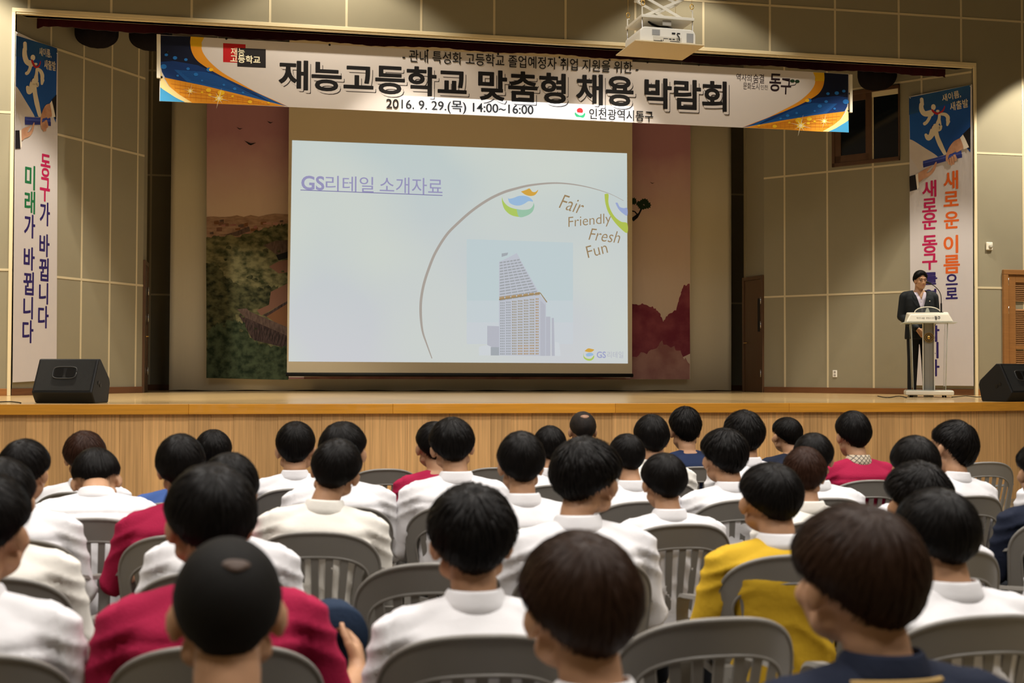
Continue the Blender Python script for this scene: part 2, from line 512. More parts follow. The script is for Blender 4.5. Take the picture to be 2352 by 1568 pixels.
# hall shell
mb = MB(); mb.bx(HX0, HX1, -6, 16.5, -.1, 0); struct(mb.build('floor', M_FLOOR), 'hall floor under the seats')
mb = MB(); mb.bx(HX0, HX1, -6, YW+.2, Z_TOP, Z_TOP+.15); struct(mb.build('ceiling', M_CEIL))
mb = MB(); mb.bx(HX0-.15, HX0, -6, YW+.2, 0, Z_TOP); struct(mb.build('wall_left', M_WALL))
mb = MB(); mb.bx(HX1, HX1+.15, -6, YW+.2, 0, Z_TOP); struct(mb.build('wall_right', M_WALL))
mb = MB(); mb.bx(HX0, HX1, -6.15, -6, 0, Z_TOP); struct(mb.build('wall_back', M_WALL))

# stage platform: planked floor, rounded nosing, upright boards
def edge_y(x):
    return 12.05+.07*max(0, x-6.2)**2+.03*max(0, -3.5-x)**2
xs = [HX0+(HX1-HX0)*k/90 for k in range(91)]
mb = MB()
top = [(x, edge_y(x), ZS) for x in xs]+[(HX1, YB, ZS), (HX0, YB, ZS)]
mb.prism(top, (0, 0, -.06))
stage = struct(mb.build('floor_stage', M_STAGE), 'polished wooden stage floor')
mb = MB()
x = HX0
while x < HX1-.01:           # nosing in lengths
    x2 = min(x+2.6+.9*math.sin(x*3), HX1)
    ks = [x+.0006+(x2-x-.0012)*i/10 for i in range(11)]
    poly = [(a, edge_y(a)-.03, ZS+.004) for a in ks]+[(a, edge_y(a)+.02, ZS+.004) for a in ks[::-1]]
    mb.prism(poly, (0, 0, -.098)); x = x2
struct(mb.build('trim_stage_nosing', M_NOSE, bevel=.004))
mb = MB(); x = HX0; i = 0
while x < HX1:
    x2 = x+.21
    ya, yb = edge_y(x), edge_y(x2)
    mb.prism([(x+.0008, ya+.012+.004*(i%2), 0), (x2-.0008, yb+.012+.004*(i%2), 0), (x2-.0008, yb+.035, 0), (x+.0008, ya+.035, 0)], (0, 0, ZS-.09))
    x = x2; i += 1
mb.prism([(a, edge_y(a)+.05, 0) for a in xs]+[(a, edge_y(a)+.1, 0) for a in xs[::-1]], (0, 0, ZS-.06))
struct(mb.build('wall_stage_front', M_BOARD), 'upright wood boards facing the front of the stage')

# baseboards
def baseboard(name, A, B, m, h=.09, t=.016):
    p = Plane(A, B); L = float(np.linalg.norm(np.array(B)-np.array(A))); mb = MB()
    mb.prism([p.pt(0, ZS), p.pt(L, ZS), p.pt(L, ZS+h), p.pt(0, ZS+h)], tuple(p.N*t)); struct(mb.build(name, m, bevel=.004))
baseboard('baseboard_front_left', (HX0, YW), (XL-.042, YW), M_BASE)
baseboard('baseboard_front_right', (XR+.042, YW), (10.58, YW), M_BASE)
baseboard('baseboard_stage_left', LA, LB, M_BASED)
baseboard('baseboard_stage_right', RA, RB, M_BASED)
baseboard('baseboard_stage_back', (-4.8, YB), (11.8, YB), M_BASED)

# doors at the back of the stage
def stage_door(name, A, B, hinge_end, handle_end):
    p = Plane(A, B); L = float(np.linalg.norm(np.array(B)-np.array(A))); H = 1.93
    e = struct(empty(name, tuple(p.pt(L/2, ZS))), 'dark wooden door at the side of the stage')
    inv = np.array(e.location)
    mb = MB()
    for u0, u1, v0, v1 in ((0.0, .06, 0, H), (L-.06, L, 0, H), (.06, L-.06, H-.06, H)):
        mb.prism([p.pt(u0, ZS+v0)-inv, p.pt(u1, ZS+v0)-inv, p.pt(u1, ZS+v1)-inv, p.pt(u0, ZS+v1)-inv], tuple(p.N*.035))
    mb.build('door_frame', M_DOOR, e, bevel=.004)
    mb = MB()
    mb.prism([p.pt(.06, ZS+.005)-inv, p.pt(L-.06, ZS+.005)-inv, p.pt(L-.06, ZS+H-.06)-inv, p.pt(.06, ZS+H-.06)-inv], tuple(p.N*.022))
    lf = mb.build('door_leaf', M_DOOR, e, bevel=.003)
    mb = MB(); mb.prism([p.pt(L-.17, ZS+1.0, .02)-inv, p.pt(L-.10, ZS+1.0, .02)-inv, p.pt(L-.10, ZS+1.55, .02)-inv, p.pt(L-.17, ZS+1.55, .02)-inv], tuple(p.N*.006))
    mb.build('door_window', M_BLACK, e)
    mb = MB(); uh = .12 if handle_end == 0 else L-.12
    mb.tube([p.pt(uh, ZS+.82, .02)-inv, p.pt(uh, ZS+.82, .07)-inv, p.pt(uh+(.1 if uh < L/2 else -.1), ZS+.82, .07)-inv], .009)
    mb.build('door_handle', M_BRASS, e, smooth=True)
    mb = MB()
    for v in (.25, 1.05, 1.45):
        uu = L-.055 if hinge_end else .055
        mb.tube([p.pt(uu, ZS+v, .035)-inv, p.pt(uu, ZS+v+.12, .035)-inv], .011)
    mb.build('hinge', M_STEEL, e, smooth=True)
stage_door('door_1', LB, LC, 1, 0)
stage_door('door_2', RC, RB, 1, 0)

# louvred door on the right of the opening
e = struct(empty('door_3', (11.05, YW, ZS)), 'louvred wooden door with a framed surround')
H, W, x0 = 1.855, 1.0, -.47
mb = MB()
mb.bx(x0, x0+.075, -.05, .02, 0, H-.0751); mb.bx(x0+W, x0+W+.075, -.05, .02, 0, H-.0751); mb.bx(x0, x0+W+.075, -.05, .02, H-.075, H)
mb.build('door_frame', M_LOUV, e, bevel=.006)
mb = MB()
a, b = x0+.08, x0+W-.005
mb.bx(a, a+.12, -.032, .01, .01, H-.08); mb.bx(b-.12, b, -.032, .01, .01, H-.08)
mb.bx(a+.12, b-.12, -.032, .01, .01, .16); mb.bx(a+.12, b-.12, -.032, .01, .68, .74); mb.bx(a+.12, b-.12, -.032, .01, H-.19, H-.08)
mb.bx(a+.12, b-.12, .012, .018, .1, H-.1, 1)
mb.build('door_leaf', [M_LOUV, M_BLACK], e, bevel=.003)
mb = MB(); z = .17
while z < H-.2:
    if not (.665 < z < .75) and not (1.27 < z < 1.40): mb.box(((a+b)/2, -.012, z), (b-a-.235, .006, .030), 0, rx=R(-38))
    z += .028
mb.build('louvre_slats', M_LOUV, e)
mb = MB()
for v in (.3, 1.2, 1.62): mb.tube([(x0+.078, -.04, v), (x0+.078, -.04, v+.11)], .006)
mb.build('hinge', M_STEEL, e, smooth=True)

# interior window high on the right stage wall
p = Plane(RB, RA)
wu0, wv0 = p.uv(1912, 388); wu1, wv1 = p.uv(2067, 200)
wv0, wv1 = 4.66, 5.83
o_ = p.pt((wu0+wu1)/2, wv0)
e = struct(empty('window_1', tuple(o_)), 'dark sliding window in a wooden frame')
def pbox(mb, u0, u1, v0, v1, l0, l1, mi=0):
    mb.prism([p.pt(u0, v0, l0)-o_, p.pt(u1, v0, l0)-o_, p.pt(u1, v1, l0)-o_, p.pt(u0, v1, l0)-o_], tuple(p.N*(l1-l0)), mi)
mb = MB()
for (u0, u1, v0, v1) in ((wu0, wu1, wv0, wv0+.06), (wu0, wu1, wv1-.06, wv1), (wu0, wu0+.05, wv0, wv1), (wu1-.02, wu1, wv0, wv1)): pbox(mb, u0, u1, v0, v1, .0, .03)
mb.build('window_frame', M_DOOR, e, bevel=.004)
mb = MB(); um = wu0+(wu1-wu0)*.56
for (u0, u1, v0, v1) in ((wu0+.05, wu0+.15, wv0+.06, wv1-.06), (um-.06, um+.04, wv0+.06, wv1-.06), (wu0+.05, um, wv0+.06, wv0+.17), (wu0+.05, um, wv1-.16, wv1-.06)): pbox(mb, u0, u1, v0, v1, .004, .022)
mb.build('sash', M_DOOR, e, bevel=.003)
mb = MB(); pbox(mb, wu0+.05, wu1-.02, wv0+.06, wv1-.06, .001, .003)
mb.build('pane', mat('dark_window_glass', (.004, .006, .008), .08, spec=.6), e)
mb = MB(); pbox(mb, um+.04, wu1-.02, wv1-.14, wv1-.06, .004, .012); mb.build('blind', M_TRIM, e)

# wall fittings
c = at_y(2271, 565.5, YW)
t = tag(empty('wall_speaker', tuple(c)), 'small square white wall fitting with a round dial beside the louvred door', 'wall fitting')
mb = MB(); mb.bx(-.052, .052, -.03, 0, -.06, .06); mb.build('case', M_WHITEP, t, bevel=.012)
mb = MB(); mb.lathe([(.034, 0), (.034, .006), (.026, .014), (.012, .016), (.0, .016)], seg=24)
for i, v in enumerate(mb.v): mb.v[i] = (v[0]+.012, -.03-v[2], v[1])
mb.build('dial', mat('grey_dial', (.45, .43, .36), .4), t, smooth=True)
pr = Plane(RB, RA); uo, vo = pr.uv(1918, 858)
c = pr.pt(uo, vo)
t = tag(empty('wall_outlet', tuple(c)), 'white double power socket low on the right stage wall', 'socket')
mb = MB(); mb.prism([pr.pt(uo+a, vo+b)-c for a, b in ((-.035, -.055), (.035, -.055), (.035, .055), (-.035, .055))], tuple(pr.N*.012)); mb.build('plate', mat('white_socket', (.85, .83, .78), .35), t, bevel=.003)
for k in (-1, 1):
    mb = MB(); mb.prism([pr.pt(uo+.018*math.cos(2*PI*i/16), vo+k*.025+.018*math.sin(2*PI*i/16), .012)-c for i in range(16)], tuple(pr.N*.002)); mb.build('socket_face', mat('grey_socket', (.35, .33, .30), .4), t)

# ------------------------------------------------------------------ valance and bundled drapes under the opening
mb = MB(); n = 220; vs = []
for i in range(n+1):
    x = -3.13+13.15*i/n; wob = .018*math.sin(i*1.9)+.01*math.sin(i*.61)
    zb = 5.855+.012*math.sin(i*.23)+(-.03 if i < 3 or i > n-3 else 0)
    vs += [(x, 16.62+wob, zb), (x, 16.62+wob*.6, 6.3)]
mb.add(vs, [(2*i, 2*i+2, 2*i+3, 2*i+1) for i in range(n)])
o = mb.build('stage_valance', M_VELVET, smooth=True)
md = o.modifiers.new('s', 'SOLIDIFY'); md.thickness = .015
tag(o, 'dark maroon velvet valance across the top of the stage opening', 'curtain')
def swag(x0, x1, y, zb, label):
    mb = MB(); cx, rx = (x0+x1)/2, (x1-x0)/2; nu, nv = 40, 12; vs, fs = [], []; ztop = 6.1; zr = 5.93
    for j in range(nv+1):
        a = (PI/2)*(1-j/nv)
        for k in range(nu):
            q = 2*PI*k/nu; f = 1+.05*math.sin(q*9)
            rr = math.cos(a)**.75
            vs.append((cx+rx*rr*f*math.cos(q), y+.28*rr*f*math.sin(q), zr-(zr-zb)*math.sin(a)))
    for k in range(nu):
        q = 2*PI*k/nu; f = 1+.05*math.sin(q*9); vs.append((cx+rx*f*math.cos(q), y+.28*f*math.sin(q), ztop))
    for j in range(nv+1):
        for k in range(nu): fs.append((j*nu+k, j*nu+(k+1) % nu, (j+1)*nu+(k+1) % nu, (j+1)*nu+k))
    mb.add(vs, fs); mb.add([vs[i] for i in range((nv+1)*nu, (nv+2)*nu)], [tuple(range(nu))])
    o = mb.build('drape_bundle', M_BLACKCLOTH, smooth=True)
    return tag(o, label, 'curtain', 'bundled black drapes under the valance')
swag(-2.63, -2.08, 17.05, 5.74, 'black bundled drape hanging under the valance beside the left hanging banner')
swag(-1.93, -1.38, 17.05, 5.74, 'black bundled drape half behind the left end of the wide banner')
swag(8.72, 9.29, 17.05, 5.71, 'black bundled drape hanging in front of the high window')
# ------------------------------------------------------------------ backdrop, mural, projection screen
YD = 20.0
a, b = at_y(388, 898, YD), at_y(1680, 898, YD)
mb = MB(); n = 120; vs = []
for i in range(n+1):
    x = a[0]+(b[0]-a[0])*i/n
    for z in (ZS+.012+.006*math.sin(i*.5), 2.2, 4.2, 6.4): vs.append((x, YD+.012*math.sin(i*.33)+.008*math.sin(i*.9+z), z))
mb.add(vs, [(4*i+j, 4*i+4+j, 4*i+5+j, 4*i+1+j) for i in range(n) for j in range(3)])
o = mb.build('backdrop_curtain', M_DROP, smooth=True); md = o.modifiers.new('s', 'SOLIDIFY'); md.thickness = .01
tag(o, 'large plain beige cloth backdrop hanging at the back of the stage', 'backdrop')

YM = 19.8
pm = Plane((-1.5, YM), (7.5, YM))
def mural_mat(name, c1, c2, sc, st=(1, 1, 1), lo=.35, hi=.65, c3=None):
    m = mat(name, c1, .9, spec=.1, color2=c2, vscale=sc, stretch=st)
    return m
t = tag(empty('mural_banner', tuple(pm.pt(4.5, 0))+()), 'wrinkled landscape mural cloth behind the projection screen, pink sky over trees', 'banner')
t.location = (3.0, YM, 1.25)
def rel(o):     # keep world place when hung on a parent empty
    o.parent = t_cur; o.matrix_parent_inverse = Matrix.Translation(-Vector(t_cur.location)); return o
t_cur = t
mc = [(475, 236), (1586, 236), (1585, 871), (474, 867)]
M_SKYM = bpy.data.materials.new('mural_sky'); M_SKYM.use_nodes = True
nt = M_SKYM.node_tree; bs = nt.nodes['Principled BSDF']; bs.inputs['Roughness'].default_value = .9; bs.inputs['Specular IOR Level'].default_value = .1
tc = nt.nodes.new('ShaderNodeTexCoord'); sp = nt.nodes.new('ShaderNodeSeparateXYZ'); rp = nt.nodes.new('ShaderNodeValToRGB'); mp = nt.nodes.new('ShaderNodeMapRange')
mp.inputs[1].default_value = 1.2; mp.inputs[2].default_value = 5.6
nz = nt.nodes.new('ShaderNodeTexNoise'); nz.inputs['Scale'].default_value = 1.3; nz.inputs['Detail'].default_value = 6
ad = nt.nodes.new('ShaderNodeMath'); ad.operation = 'MULTIPLY_ADD'; ad.inputs[1].default_value = .20; 
nt.links.new(tc.outputs['Object'], sp.inputs[0]); nt.links.new(sp.outputs['Z'], mp.inputs[0]); nt.links.new(tc.outputs['Object'], nz.inputs['Vector'])
nt.links.new(nz.outputs['Fac'], ad.inputs[0]); nt.links.new(mp.outputs[0], ad.inputs[2]); nt.links.new(ad.outputs[0], rp.inputs[0])
rp.color_ramp.elements[0].position = .30; rp.color_ramp.elements[0].color = (.62, .51, .40, 1)
rp.color_ramp.elements[1].position = 1.0; rp.color_ramp.elements[1].color = (.40, .20, .23, 1)
el = rp.color_ramp.elements.new(.72); el.color = (.60, .455, .37, 1)
el = rp.color_ramp.elements.new(.90); el.color = (.50, .31, .30, 1)
nt.links.new(rp.outputs[0], bs.inputs['Base Color'])
b2 = nt.nodes.new('ShaderNodeBump'); b2.inputs['Strength'].default_value = .5; b2.inputs['Distance'].default_value = .05
n2 = nt.nodes.new('ShaderNodeTexNoise'); n2.inputs['Scale'].default_value = 1.6; mp2 = nt.nodes.new('ShaderNodeMapping'); mp2.inputs['Scale'].default_value = (2.2, 1, .5); mp2.inputs['Rotation'].default_value = (0, .25, 0)
nt.links.new(tc.outputs['Object'], mp2.inputs[0]); nt.links.new(mp2.outputs[0], n2.inputs['Vector']); nt.links.new(n2.outputs['Fac'], b2.inputs['Height']); nt.links.new(b2.outputs[0], bs.inputs['Normal'])
mb = MB(); uv = [pm.uv(*q) for q in mc]
mb.prism([pm.pt(u, v) for u, v in uv], tuple(-pm.N*.006)); rel(mb.build('mural_cloth', M_SKYM))
mx_ = [pm.pt(u, v) for u, v in uv]
for q in (.02, .35, .65, .98):
    c = mx_[0]+(mx_[1]-mx_[0])*q; mb = MB(); mb.tube([c, (c[0], c[1], 6.9)], .006, 6); rel(mb.build('hanging_cord', M_STEEL))
M_TREE1 = mat('mural_tree_green', (.034, .040, .018), .9, spec=.1, color2=(.185, .170, .085), vscale=8, stretch=(1, 1, 1.5))
M_TREE2 = mat('mural_tree_deep', (.014, .018, .010), .9, spec=.1, color2=(.095, .095, .045), vscale=9, stretch=(1, 1, 1.4))
M_TREE3 = mat('mural_shrub_green', (.014, .022, .012), .9, spec=.1, color2=(.065, .085, .045), vscale=9)
M_ROOF = mat('mural_roof_grey', (.075, .05, .042), .9, spec=.1, color2=(.125, .085, .07), vscale=9, stretch=(4, 1, 1))
M_ROOFD = mat('mural_roof_dark', (.03, .02, .02), .9, spec=.1, color2=(.075, .05, .045), vscale=12, stretch=(5, 1, 1))
M_PATH = flat('mural_path', 112, 78, 62); M_TOWN = mat('mural_town', (.36, .235, .165), .9, spec=.1, color2=(.24, .145, .10), vscale=9, stretch=(1, 1, 2.5))
M_EARTH = flat('mural_earth', 112, 74, 46)
M_INK = flat('mural_ink_black', 12, 12, 10); M_MAG = mat('mural_magenta_wash', (.17, .030, .050), .9, spec=.1, color2=(.27, .070, .085), vscale=3.5)
M_MAGL = mat('mural_magenta_fade', (.27, .12, .11), .9, spec=.1, color2=(.40, .22, .185), vscale=3)
pr_ = Print(pm, .002, .0002)
def jag(pts, amp, m=6):
    out = []
    for (x0, y0), (x1, y1) in zip(pts, pts[1:]):
        for k in range(m):
            q = k/m; out.append((x0+(x1-x0)*q+random.uniform(-amp, amp)*.6, y0+(y1-y0)*q+random.uniform(-amp, amp)))
    return out+[pts[-1]]
pr_.poly(jag([(475, 500), (560, 496), (662, 492)], 3)+[(662, 560), (475, 560)], M_TOWN)
for k in range(26):
    x, y = random.uniform(480, 650), random.uniform(500, 540); wd, h = random.uniform(6, 18), random.uniform(3, 9)
    pr_.poly([(x, y), (x+wd, y-1), (x+wd, y+h), (x, y+h)], random.choice([M_PATH, M_ROOF, M_EARTH, M_MAGL]))
pr_.poly([(513, 540), (540, 533), (572, 520), (575, 530), (545, 542)], M_ROOF)
pr_.poly(jag([(475, 545), (510, 541), (550, 542), (600, 526), (640, 516), (662, 512)], 3, 8)+[(662, 872), (474, 868)], M_TREE1)
pr_.poly(jag([(475, 606), (500, 612), (520, 640), (560, 655), (610, 660), (640, 655)], 5, 7)+[(630, 700), (575, 712), (540, 716), (545, 760), (475, 770)], M_TREE2)
pr_.poly([(590, 712), (618, 700), (622, 670), (662, 650), (662, 690), (600, 725)], M_PATH)
pr_.poly([(618, 612), (640, 600), (662, 596), (662, 625), (640, 628)], M_PATH)
pr_.poly([(605, 563), (632, 553), (662, 551), (662, 577), (636, 585)], M_ROOF)
pr_.poly([(634, 586), (662, 577), (662, 592), (640, 598)], M_INK)
pr_.poly([(608, 724), (662, 692), (662, 757), (650, 752)], M_EARTH)
pr_.poly([(605, 724), (662, 690), (662, 696), (612, 727)], M_ROOFD)
pr_.poly([(545, 710), (566, 708), (575, 716), (662, 752), (662, 772), (560, 728)], M_ROOF)
pr_.poly([(548, 722), (566, 730), (662, 772), (662, 800), (580, 780)], M_ROOFD)
for k in range(14): pr_.stroke([(566+k*7, 735+k*3), (560+k*7, 752+k*3.4)], .9, M_INK)
pr_.poly(jag([(475, 760), (500, 745), (535, 735), (560, 745), (575, 775), (600, 790), (640, 800), (662, 795)], 5, 8)+[(662, 872), (474, 867)], M_TREE3)
for k in range(26):
    x, y = random.uniform(478, 655), random.uniform(565, 860); r_ = random.uniform(3, 8)
    if x > 590 and 660 < y < 790: continue
    pr_.poly([(x+r_*random.uniform(.6, 1.3)*math.cos(q), y+r_*.7*random.uniform(.6, 1.2)*math.sin(q)) for q in np.linspace(0, 2*PI, 19)[:-1]], M_TREE2 if y < 760 else M_TREE3)
rel(pr_.build('painted_trees', None))
for (x, y, s_) in ((574, 329, 1.0), (550, 295, .55), (620, 281, .55), (1497, 420, .4)):       # birds
    pr_ = Print(pm, .016, .0002); pr_.poly([(x-13*s_, y-6*s_), (x-3*s_, y-1*s_), (x+1*s_, y+1*s_), (x+15*s_, y-1*s_), (x+2*s_, y+5*s_), (x-3*s_, y+3*s_)], M_INK); rel(pr_.build('painted_bird', None))
pr_ = Print(pm, .002, .0002)
pr_.poly(jag([(1448, 700), (1475, 698), (1500, 705), (1515, 720), (1523, 738)], 2, 6)+jag([(1523, 738), (1535, 722), (1552, 712), (1562, 680), (1570, 656), (1584, 652)], 2, 6)+[(1585, 812), (1560, 824), (1520, 838), (1490, 850), (1448, 856)], M_MAG)
pr_.poly(jag([(1448, 822), (1490, 806), (1520, 786), (1550, 800), (1584, 836)], 6, 7)+[(1584, 871), (1448, 870)], M_MAGL)
pr_.poly(jag([(660, 866), (900, 864), (1200, 862), (1448, 868)], 1, 8)+[(1448, 871), (660, 870)], M_MAGL)
rel(pr_.build('painted_hills', None)); pr_ = Print(pm, .002, .0002)
pr_.stroke([(1452, 505), (1462, 497), (1468, 490), (1474, 478), (1478, 472)], [9, 8, 4, 4, 2], M_INK)
pr_.stroke([(1464, 493), (1458, 486), (1450, 484)], 3, M_INK)
M_PINE = flat('mural_pine_green', 22, 42, 18)
for (x, y, rx, ry) in ((1470, 468, 9, 7), (1480, 462, 9, 6), (1487, 471, 8, 8), (1476, 476, 10, 5), (1456, 462, 6, 8)):
    pr_.poly([(x+rx*(1+.18*(-1)**k)*math.cos(2*PI*k/18), y+ry*(1+.18*(-1)**k)*math.sin(2*PI*k/18)) for k in range(18)], M_PINE)
rel(pr_.build('painted_pine', None))

YS = 19.5
t_cur = tag(empty('projection_screen', (3.05, YS, ZS+.28)), 'pull-down projection screen showing a slide, black bar along its bottom', 'screen')
sx0, sx1 = at_y(661, 600, YS)[0], at_y(1452, 600, YS)[0]
mb = MB(); mb.bx(sx0, sx1, YS, YS+.006, 1.355, 6.72); rel(mb.build('screen_cloth', M_SCREEN))
mb = MB(); mb.bx(sx0-.1, sx1+.1, YS-.08, YS+.10, 6.70, 6.895); rel(mb.build('screen_casing', M_WHITEP, bevel=.01))
mb = MB(); mb.tube([(sx0-.015, YS, 1.345), (sx1+.015, YS, 1.345)], .03, 12); rel(mb.build('bottom_bar', M_BLACK, smooth=True))
# the projected slide: its colours glow in place of projector light on the cloth
ps = Plane((sx0, YS), (sx1, YS))
G_BASE = bpy.data.materials.new('slide_light'); G_BASE.use_nodes = True
nt = G_BASE.node_tree; bs = nt.nodes['Principled BSDF']; bs.inputs['Base Color'].default_value = (.02, .02, .02, 1); bs.inputs['Roughness'].default_value = .9
tc = nt.nodes.new('ShaderNodeTexCoord'); nz = nt.nodes.new('ShaderNodeTexNoise'); nz.inputs['Scale'].default_value = .5; nz.inputs['Detail'].default_value = 1
sp = nt.nodes.new('ShaderNodeSeparateXYZ'); mp = nt.nodes.new('ShaderNodeMapRange'); mp.inputs[1].default_value = 1.5; mp.inputs[2].default_value = 5.0
mx = nt.nodes.new('ShaderNodeMix'); mx.data_type = 'RGBA'; mx.inputs[6].default_value = _rgb(srgb(199, 201, 206)); mx.inputs[7].default_value = _rgb(srgb(188, 201, 200))
nt.links.new(tc.outputs['Object'], sp.inputs[0]); nt.links.new(sp.outputs['Z'], mp.inputs[0]); nt.links.new(mp.outputs[0], mx.inputs[0])
mx2 = nt.nodes.new('ShaderNodeMix'); mx2.data_type = 'RGBA'; mx2.inputs[7].default_value = _rgb(srgb(202, 209, 202)); nt.links.new(mx.outputs[2], mx2.inputs[6])
mr = nt.nodes.new('ShaderNodeMapRange'); mr.inputs[1].default_value = .4; mr.inputs[2].default_value = .7; nt.links.new(tc.outputs['Object'], nz.inputs['Vector']); nt.links.new(nz.outputs['Fac'], mr.inputs[0]); nt.links.new(mr.outputs[0], mx2.inputs[0])
nt.links.new(mx2.outputs[2], bs.inputs['Emission Color']); bs.inputs['Emission Strength'].default_value = 1.0
sl = Print(ps, .003, .0004)
sl.poly([(671, 322), (1440, 352), (1442, 834.5), (663, 830)], G_BASE)
G_SKY = glow('slide_sky_blue', 188, 202, 205); G_GREY = glow('slide_city_grey', 178, 180, 190); G_GREYD = glow('slide_city_dark', 160, 166, 172)
G_TOWER = glow('slide_tower_pale', 186, 190, 200); G_WIN = glow('slide_window_brown', 158, 150, 132); G_WINT = glow('slide_window_grey', 156, 160, 164); G_LINE = glow('slide_tower_line', 150, 128, 92); G_PALE = glow('slide_pale', 203, 208, 212); G_WING = glow('slide_window_gold', 172, 144, 104)
G_ARC = glow('slide_arc_taupe', 166, 158, 150); G_TITLE = glow('slide_title_lavender', 148, 145, 182); G_BROWN = glow('slide_lettering_brown', 150, 126, 92)
G_OR = glow('slide_orange', 206, 160, 66); G_BL = glow('slide_blue', 150, 182, 214); G_BLD = glow('slide_periwinkle', 150, 164, 204); G_GR = glow('slide_green', 170, 196, 96); G_GRT = glow('slide_teal_green', 150, 190, 164); G_LIME = glow('slide_lime', 172, 188, 80); G_YEL = glow('slide_yellow', 200, 188, 90); G_GS = glow('slide_mark_grey', 176, 178, 190)
sl.poly([(1072, 549), (1316, 557), (1316, 690), (1072, 690)], G_SKY)
sl.poly([(1072, 690), (1316, 690), (1316, 740), (1072, 740)], glow('slide_sky_mid', 194, 204, 208))
sl.poly([(1072, 740), (1316, 740), (1316, 790), (1072, 790)], glow('slide_sky_low', 198, 204, 209))
# skyline
sl.poly([(1119, 748), (1146, 749), (1146, 816), (1119, 816)], G_GREY); sl.poly([(1100, 796), (1119, 792), (1128, 796), (1128, 816), (1100, 816)], G_PALE); sl.poly([(1127, 797), (1146, 797), (1146, 816), (1127, 816)], G_GREYD)
sl.poly([(1254, 727), (1264, 727), (1264, 817), (1254, 817)], G_GREY); sl.poly([(1267, 730), (1272, 730), (1274, 817), (1267, 817)], G_GREY); sl.poly([(1274, 785), (1284, 787), (1288, 817), (1274, 817)], G_PALE)
sl.poly([(1146, 601), (1160, 595), (1187, 581), (1196, 598), (1240, 676), (1254, 693), (1254, 817), (1146, 816)], G_TOWER)
sl.poly([(1241, 690), (1252, 700), (1252, 817), (1241, 817)], G_GREY)
sl.lift += .0004; sl.step = 0
for k in range(14):                     # slanted upper storeys
    y = 602+k*6.6; xr = 1187+(y-588)*.50
    for j in range(6):
        a0 = 1147+(xr-1147)*j/6+.8; a1 = 1147+(xr-1147)*(j+1)/6-.8
        s0 = -(a0-1147)*.16; s1 = -(a1-1147)*.16
        sl.poly([(a0, y+s0), (a1, y+s1), (a1, y+s1+3.2), (a0, y+s0+3.2)], G_WINT)
for k in range(21):                     # lower storeys, windows in bays
    y = 694+k*5.85
    for j in range(7):
        a0 = 1147+j*13.6; s0 = -j*1.5*(1-k/21.0)
        gm = G_WING if (k > 16 and j > 2) or j == 6 else (G_WIN if j > 1 else G_WINT)
        for i in range(3 if j < 6 else 2):
            q = a0+1.5+i*3.8; sl.poly([(q, y+s0), (q+2.7, y+s0-.3), (q+2.7, y+s0+3.0), (q, y+s0+3.3)], gm)
for j in range(7): sl.poly([(1147+j*13.6, 681-j*1.5), (1158+j*13.6, 679.5-j*1.5), (1158+j*13.6, 686-j*1.5), (1147+j*13.6, 687.5-j*1.5)], G_WING)
sl.lift += .0004; sl.step = .0004
sl.stroke([(1146, 688), (1200, 680), (1241, 673), (1256, 694)], 2.4, G_LINE)
sl.poly([(1152, 582), (1167, 580), (1165, 586), (1152, 590)], G_GREYD)
# sweeping arc
pts_arc = [(992, 823), (980, 790), (971, 763), (967, 735), (966, 705), (968, 680), (974, 650), (985, 616), (1000, 580), (1025, 540), (1052, 512), (1084, 484), (1119, 460), (1151, 444), (1178, 435), (1221, 425), (1279, 420.5), (1337, 427), (1395, 443), (1432, 461)]
def smooth_pts(P, m=6):
    out = []
    for i in range(len(P)-1):
        p0, p1, p2, p3 = P[max(i-1, 0)], P[i], P[i+1], P[min(i+2, len(P)-1)]
        for k in range(m):
            t_ = k/m
            out.append(tuple(.5*((2*p1[d])+(-p0[d]+p2[d])*t_+(2*p0[d]-5*p1[d]+4*p2[d]-p3[d])*t_**2+(-p0[d]+3*p1[d]-3*p2[d]+p3[d])*t_**3) for d in (0, 1)))
    return out+[P[-1]]
sa = smooth_pts(pts_arc)
sl.stroke(sa, [max(1.0, 6.0*min(1, .35+.9*min(i/len(sa)*4, 1))*(1 if i/len(sa) < .72 else max(.15, 1-(i/len(sa)-.72)/.28))) for i in range(len(sa))], G_ARC)
# mark at the top of the arc
sl.poly(smooth_pts([(1196, 440), (1208, 436), (1216, 433), (1222, 440), (1229, 441), (1236, 436), (1232, 444), (1226, 449), (1216, 450), (1206, 447), (1196, 440)]), G_OR)
sl.poly(smooth_pts([(1166, 449), (1168, 456), (1178, 455), (1192, 450), (1206, 450), (1218, 455), (1224, 463), (1214, 462), (1204, 468), (1193, 472), (1180, 471), (1169, 464), (1166, 449)]), G_BL)
sl.poly(smooth_pts([(1153, 452), (1156, 462), (1166, 473), (1180, 479), (1200, 482), (1216, 480), (1224, 472), (1225, 466), (1227, 474), (1222, 487), (1208, 496), (1190, 498), (1172, 493), (1159, 481), (1153, 465), (1153, 452)]), G_GR)
sl.poly(smooth_pts([(1186, 480), (1200, 482), (1216, 480), (1224, 472), (1225, 466), (1227, 474), (1222, 487), (1208, 496), (1192, 498), (1186, 480)]), G_GRT)
# partial mark at the right edge
sl.poly(smooth_pts([(1388, 446), (1397, 446), (1397, 465), (1402, 482), (1412, 498), (1426, 509), (1440, 513), (1440, 535), (1424, 524), (1408, 506), (1396, 486), (1390, 466), (1388, 446)]), G_LIME)
sl.poly(smooth_pts([(1413, 466), (1418, 466), (1423, 475), (1432, 478), (1440, 478), (1440, 495), (1430, 490), (1420, 480), (1413, 466)]), G_BLD)
